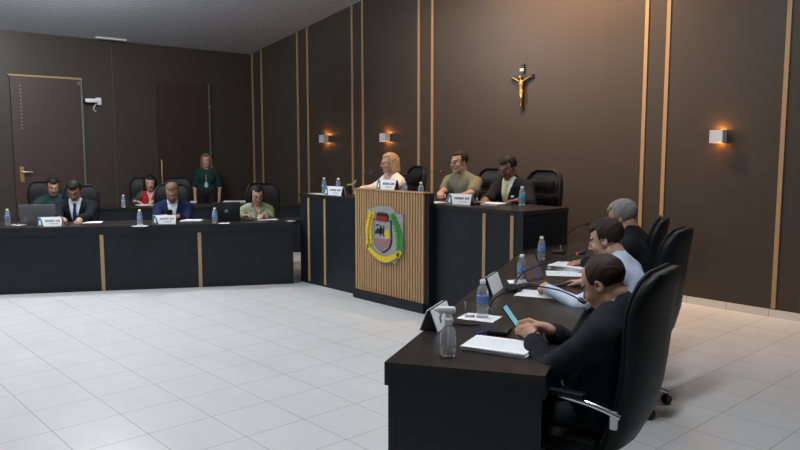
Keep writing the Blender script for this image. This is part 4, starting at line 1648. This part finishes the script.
# name plates: an A-frame of white acrylic with a printed front
def make_plate():
    t = empty('name_plate', (0, 0, 0))
    MB().prism([(-.045, 0), (.045, 0), (.006, .105), (-.006, .105)], -.122, .122, lambda x, y, z: (z, x, y)).build('stand', M_PLASTIC, t)
    sl = math.atan2(.039, .105)
    Rm = Matrix.Rotation(sl, 3, 'X')

    def on(x, zc, w, h, d, side=-1):
        f = zc / .105
        y = side * (.045 * (1 - f) + .006 * f + d)
        return (x, y, zc)
    fr = MB().box(on(0, .0525, .256, .105, .003), (.258, .004, .110), Matrix.Rotation(-sl, 3, 'X'), bev=.001).build('front_card', M_CARD, t)
    MB().box(on(0, .0525, .256, .105, .003, 1), (.258, .004, .110), Matrix.Rotation(sl, 3, 'X'), bev=.001).build('back_card', M_CARD, t)
    lg = MB()
    Ri = Matrix.Rotation(-sl, 3, 'X')
    cen = Vector(on(0, .0525, 0, 0, .0062))

    def pl(poly):
        n = len(poly)
        vs = [cen + Ri @ Vector((x, -.0006, z)) for x, z in poly] + [cen + Ri @ Vector((x, .0006, z)) for x, z in poly]
        return vs, [tuple(range(n)), tuple(range(2 * n - 1, n - 1, -1))] + [(i, n + i, n + (i + 1) % n, (i + 1) % n) for i in range(n)]
    lg.add(*pl([(-.130, -.052), (-.062, -.052), (-.072, -.028), (-.080, .0), (-.090, .030), (-.108, .052), (-.130, .052)]))
    lg.build('teal_emblem', M_TEAL, fr)
    wt = MB()
    wt.add(*pl([(-.112, -.035), (-.092, -.035), (-.098, .0), (-.104, .022), (-.112, .010)]))
    wt.v = [(x, y - .0008, z) for x, y, z in wt.v]
    wt.build('emblem_peak', M_CARD, fr)
    tx = MB()
    random.seed(3)
    x = -.050
    while x < .108:
        w = random.choice((.008, .010, .011))
        if random.random() < .14:
            x += .012
        for (dx, zz, ww, hh) in ((0, 0, .003, .024), (w - .004, 0, .003, .024), (.001, .010, w - .004, .0035), (.001, random.choice((-.011, 0)), w - .004, .0035)):
            tx.add(*pl([(x + dx, .010 + zz - hh / 2), (x + dx + ww, .010 + zz - hh / 2), (x + dx + ww, .010 + zz + hh / 2), (x + dx, .010 + zz + hh / 2)]))
        x += w + .003
    tx.add(*pl([(.0, -.028), (.09, -.028), (.09, -.023), (.0, -.023)]))
    tx.build('lettering', M_INK, fr)
    return t


np0 = make_plate()
YPL = YLEFT + PI
PLS = [('white name plate with teal emblem before the man with the navy tie', lp(.50, .14, D), -math.radians(-59.7)),
       ('white name plate with teal emblem before the navy-jacketed man', lp(1.76, .12, D), math.radians(59.7)),
       ('white name plate at the left end of the dais desk', (-2.42, 3.92, DT), 0.25),
       ('white name plate on top of the lectern before the blond woman', (-1.33, 3.80, 1.2185), .12),
       ('white name plate with teal emblem before the man in the olive T-shirt', (-.47, 4.00, DT), .28),
       ('white name plate seen from its end behind the spray bottle', wpos(FR, .62, -.655, D), math.radians(116.6) + PI),
       ('white name plate seen from behind beside the nearest water bottle', wpos(FR, 1.58, -.615, D), math.radians(116.6) + PI)]
for i, (lab, pos, a) in enumerate(PLS):
    o = np0 if i == 0 else dup(np0, pos)
    o.location = pos
    o.rotation_euler = (0, 0, a)
    tag(o, lab, 'name plate', 'name plates')


# papers
def papers(lab, pos, a, w, h, n, fan=.03, name='paper_stack', grp=None):
    mb = MB()
    rs = random.Random(len(lab))
    for i in range(n):
        R_ = Matrix.Rotation(rs.uniform(-fan, fan), 3, 'Z')
        mb.box((rs.uniform(-.006, .006) if n > 1 else 0, rs.uniform(-.006, .006) if n > 1 else 0, .0010 + i * .0024), (w, h, .0019), R_)
    o = mb.build(name, M_PAPER, None, False, pos)
    o.rotation_euler = (0, 0, a)
    tag(o, lab, 'papers', grp or 'papers on the desks')
    return o


aR = math.radians(26.6)
papers('stack of printed sheets nearest the camera, before the man with the phone', (2.36, 1.235, D), aR + 1.45, .215, .30, 8, .05)
papers('single white sheet with a blue pen beside the pale blue sleeve', (1.755, 2.35, D), aR + 1.5, .21, .297, 1)
papers('thick fanned stack of documents under the grey-haired man\'s hands', (1.35, 3.27, D), aR + 1.2, .21, .297, 14, .22)
papers('loose sheets under the stack of documents, beside the right hand in pale blue', (1.44, 3.07, D), aR + 1.7, .21, .297, 2, .1)
aL = math.radians(59.7)
papers('white sheets under the writing hands of the man with the navy tie', lp(.86, .40, D), aL + .1, .297, .21, 4)
papers('white sheets beside the navy-jacketed man\'s left hand', (-3.86, 2.80, D), aL - .2, .25, .18, 6, .05)
papers('white sheet on the left desk before the woman in pale green', (-3.36, 3.58, D), aL, .24, .12, 2, .05)
papers('small white note near the end of the left desk', (-3.02, 3.70, D), .3, .09, .06, 2, .1, 'note_pad')
papers('papers at the left end of the back-row desk before the woman in red', (-6.60, 3.40, D), aL + .2, .30, .2, 5, .06)
papers('papers lying in the middle of the back-row desk', (-6.68, 4.12, D), aL, .30, .2, 9, .06)
papers('pile of papers at the right end of the back-row desk', (-6.13, 4.72, D), aL - .1, .42, .2, 12, .06)
papers('white sheet in front of the olive T-shirted man\'s hands', (-.86, 3.97, DT), .1, .28, .16, 2, .03)
papers('stack of sheets read by the man with the yellow tie', (-.28, 4.20, DT), .15, .32, .21, 7, .06)
papers('white sheets at the left end of the dais desk before its name plate', (-2.66, 3.88, DT), .0, .34, .11, 2, .03)


# laptops
def laptop(lab, pos, a, lid, w=.34, d=.23, ang=1.85, logo=None, scr=None):
    t = empty('laptop', pos, a)         # the hinge side faces -y, the sitter is at +y
    tag(t, lab, 'laptop', 'laptops')
    MB().box((0, d / 2, .010), (w, d, .018), bev=.004).build('base', lid, t)
    MB().box((0, d / 2 + .02, .0197), (w - .05, d * .5, .0012)).build('keyboard', M_PLASTIC, t)
    h = d * .98
    tl = ang - PI / 2                  # lean away from the sitter
    R_ = Matrix.Rotation(tl, 3, 'X')
    l = MB().box(Vector((0, 0, .018)) + R_ @ Vector((0, 0, h / 2)), (w, .009, h), R_, bev=.003).build('lid', lid, t)
    MB().box(Vector((0, 0, .018)) + R_ @ Vector((0, .0052, h / 2)), (w - .02, .001, h - .025), R_).build('screen', scr or mat('dim_screen', (.02, .03, .04), .2, emit=(.3, .4, .5), estr=.12), l)
    if logo:
        MB().lathe([(.022, 0), (.022, .0015)], Vector((0, 0, .018)) + R_ @ Vector((0, -.0045, h / 2)), 20, R_ @ Matrix.Rotation(PI / 2, 3, 'X')).build('lid_logo', logo, l)
    return t


laptop('open grey laptop at the far left beside the man with the navy tie', lp(.31, .40, D), YLEFT + PI, M_LAPTOP_SILVER, .40, .23)
laptop('open charcoal laptop with a round logo before the woman in pale green', lp(2.47, .33, D), YLEFT + PI, M_LAPTOP_DARK, .33, .23, logo=M_STEEL)
laptop('open bronze-brown laptop on the right desk before the man in pale blue', wpos(FR, 1.955, -.40, D), math.radians(-63.4) - .45, M_LAPTOP_BROWN, .19, .19, 2.1, scr=mat('brown_screen_reflection', (.15, .10, .085), .35, noise=.1))  # the screen's brown is a reflection painted into its base colour


# phones and pens
def phone(lab, loc, R3, lit=True):
    t = empty('mobile_phone', loc)
    t.rotation_euler = R3 if not isinstance(R3, Matrix) else R3.to_euler()
    tag(t, lab, 'phone', 'mobile phones')
    MB().box((0, 0, 0), (.070, .145, .009), bev=.004).build('case', M_PLASTIC, t, True)
    MB().box((0, 0, .0049), (.066, .142, .0008)).build('screen', M_SCREEN if lit else M_PLASTIC, t)


nz_ = Vector((.894 * .80, .447 * .80, .60)).normalized()
ly_ = Vector((-.894 * .60, -.447 * .60, .80)).normalized()
lx_ = ly_.cross(nz_)
phone('phone with a pale cyan screen held by the man nearest the camera', (2.315, 1.372, .862), Matrix((lx_, ly_, nz_)).transposed())
phone('black phone held by the man in the navy blue jacket', (-3.90, 2.545, .86), (math.radians(-50), 0, YLEFT + PI), False)
phone('black phone lying on the left desk before the woman in pale green', (-3.46, 3.36, D + .0062), (0, 0, 1.9), False)


def pen(lab, a, b, m=M_PEN):
    a, b = Vector(a), Vector(b)
    d = (b - a)
    t = MB().tube([a, a + d * .12, a + d * .13, a + d], [.0012, .0035, .0045, .0045], 8).build('pen', m, None, True)
    MB().tube([a + d * .70, b + d * .01], .0056, 8).build('pen_cap', m, t, True)
    tag(t, lab, 'pen', 'pens')


pen('blue pen lying beside the nearest stack of sheets', wpos(FR, .50, -.43, D + .005), wpos(FR, .62, -.36, D + .005))
pen('blue pen lying on the single white sheet', (1.84, 2.32, D + .008), (1.74, 2.42, D + .008))
pen('blue pen held upright in the pale blue man\'s hand before the laptop', (1.695, 2.40, .83), (1.60, 2.46, .91))
pen('pen in the writing hand of the man with the navy tie', (-4.20, 1.44, D + .014), (-4.28, 1.40, .90), M_PLASTIC)


# gooseneck microphones
def mic(lab, base, a, pts, red=True, zb=D):
    t = empty('gooseneck_microphone', (base[0], base[1], zb), 0)
    tag(t, lab, 'microphone', 'gooseneck microphones')
    MB().box((0, 0, .012), (.10, .14, .023), Matrix.Rotation(a, 3, 'Z'), bev=.008).build('base', M_PLASTIC, t, True)
    o = Vector((base[0], base[1], zb))
    P_ = [Vector(p) - o for p in pts]
    n = len(P_)
    crv = []
    for i in range(n - 1):                      # Catmull-Rom through the points
        p0, p1, p2, p3 = P_[max(i - 1, 0)], P_[i], P_[i + 1], P_[min(i + 2, n - 1)]
        for k in range(8):
            u_ = k / 8
            crv.append(.5 * ((2 * p1) + (p2 - p0) * u_ + (2 * p0 - 5 * p1 + 4 * p2 - p3) * u_ ** 2 + (3 * p1 - p0 - 3 * p2 + p3) * u_ ** 3))
    crv.append(P_[-1])
    MB().tube(crv, .0042, 8).build('gooseneck', M_PLASTIC, t, True)
    dv = (P_[-1] - crv[-4]).normalized()
    e = P_[-1]
    MB().tube([e - dv * .004, e + dv * .004, e + dv * .04, e + dv * .052], [.006, .0115, .013, .007], 12).build('microphone_head', M_PLASTIC, t, True)
    if red:
        MB().tube([e - dv * .009, e - dv * .001], .0105, 12).build('red_ring', M_RED, t, True)
    MB().lathe([(.009, .03), (.009, .06), (.006, .065)], (P_[0].x, P_[0].y, 0), 10).build('collar', M_STEEL, t, True)


b1 = wpos(FR, .60, -.325)
mic('gooseneck microphone of the man nearest the camera, on the right desk', b1, aR, [(*wpos(FR, .84, -.44)[:2], .80), (*wpos(FR, .87, -.41)[:2], .875), (*wpos(FR, .90, -.26)[:2], .938), (*wpos(FR, .84, -.09)[:2], .945), (*wpos(FR, .72, .035)[:2], .93)], False)
b2 = (1.56, 2.331)
mic('gooseneck microphone reaching the face of the man in pale blue', b2, aR, [(1.54, 2.36, .80), (1.60, 2.38, .88), (1.80, 2.40, .97), (1.97, 2.41, 1.03)], True)
mic('gooseneck microphone of the grey-haired man, farthest on the right desk', (.78, 3.90), aR, [(.80, 3.90, .80), (.86, 3.86, .90), (1.08, 3.70, 1.02), (1.36, 3.43, 1.09)], False)
mic('red-tipped gooseneck microphone before the blond woman on the dais', (-2.60, 4.32), .0, [(-2.60, 4.32, DT + .03), (-2.58, 4.33, DT + .12), (-2.50, 4.40, DT + .22), (-2.38, 4.46, DT + .26)], True, DT)
mic('red-tipped gooseneck microphone before the man in the olive T-shirt', (-1.60, 4.30), .0, [(-1.60, 4.30, DT + .03), (-1.58, 4.32, DT + .15), (-1.42, 4.38, DT + .27), (-1.13, 4.40, DT + .30)], True, DT)
mic('black desk microphone base beside the olive T-shirted man\'s name plate', (-.34, 4.10), .0, [(-.34, 4.10, DT + .03), (-.36, 4.12, DT + .09), (-.40, 4.20, DT + .13)], False, DT)

# hand sanitiser spray bottle
sb = empty('spray_bottle', (2.29, .965, D))
tag(sb, 'clear sanitiser spray bottle with a white trigger on the near end of the right desk', 'bottle')
MB().lathe([(.030, 0), (.034, .006), (.034, .095), (.029, .118), (.016, .138), (.014, .15)], n=24).build('body', M_CLEAR, sb, True)
MB().lathe([(.029, .005), (.0315, .009), (.0315, .042)], n=24).build('gel', M_LIQ, sb, True)
MB().tube([(0, 0, .012), (.002, 0, .15)], .0035, 8).build('dip_tube', M_WHITE, sb, True)
tr = MB().lathe([(.018, .142), (.018, .166), (.013, .172), (.013, .19)], n=18)
tr.build('collar', M_WHITE, sb, True)
vd = Vector((-.67, -.74, 0))
Rz2 = Matrix.Rotation(math.atan2(vd.y, vd.x), 3, 'Z')
hd = MB().box((Rz2 @ Vector((.008, 0, .205))), (.080, .026, .030), Rz2, bev=.01).build('trigger_head', M_WHITE, sb, True)
MB().box((Rz2 @ Vector((.052, 0, .207))), (.014, .016, .016), Rz2, bev=.004).build('nozzle', M_WHITE, hd, True)
MB().tube([Rz2 @ Vector((.030, 0, .192)), Rz2 @ Vector((.036, 0, .17)), Rz2 @ Vector((.030, 0, .15))], .0055, 8).build('trigger', M_WHITE, hd, True)

# marker stand-in by the pair of bottles on the dais
mk = empty('pen_holder', (-2.52, 4.22, DT))
tag(mk, 'small black pen holder with a yellow-green marker at the left of the lectern', 'pen holder')
MB().lathe([(.035, 0), (.04, .09), (.036, .09), (.031, .006)], n=18).build('cup', M_PLASTIC, mk, True)
m1 = MB().tube([(-.03, 0, .08), (-.05, .01, .105), (.07, .0, .118)], .010, 8).build('marker', M_YELGREEN, mk, True)
MB().tube([(.0, .01, .05), (.10, .02, .165)], .006, 8).build('white_stick', M_WHITE, mk, True)
# wristband of the near man and microphone cable on the right desk
cb = MB().tube(bez(wpos(FR, .70, -.45, D + .006), wpos(FR, .62, -.52, D + .006), wpos(FR, .72, -.62, D + .006), wpos(FR, .62, -.58, D + .006), 20), .0045, 8).build('cable', M_RUBBER, None, True)
tag(cb, 'thin black microphone cable on the near end of the right desk', 'cable')
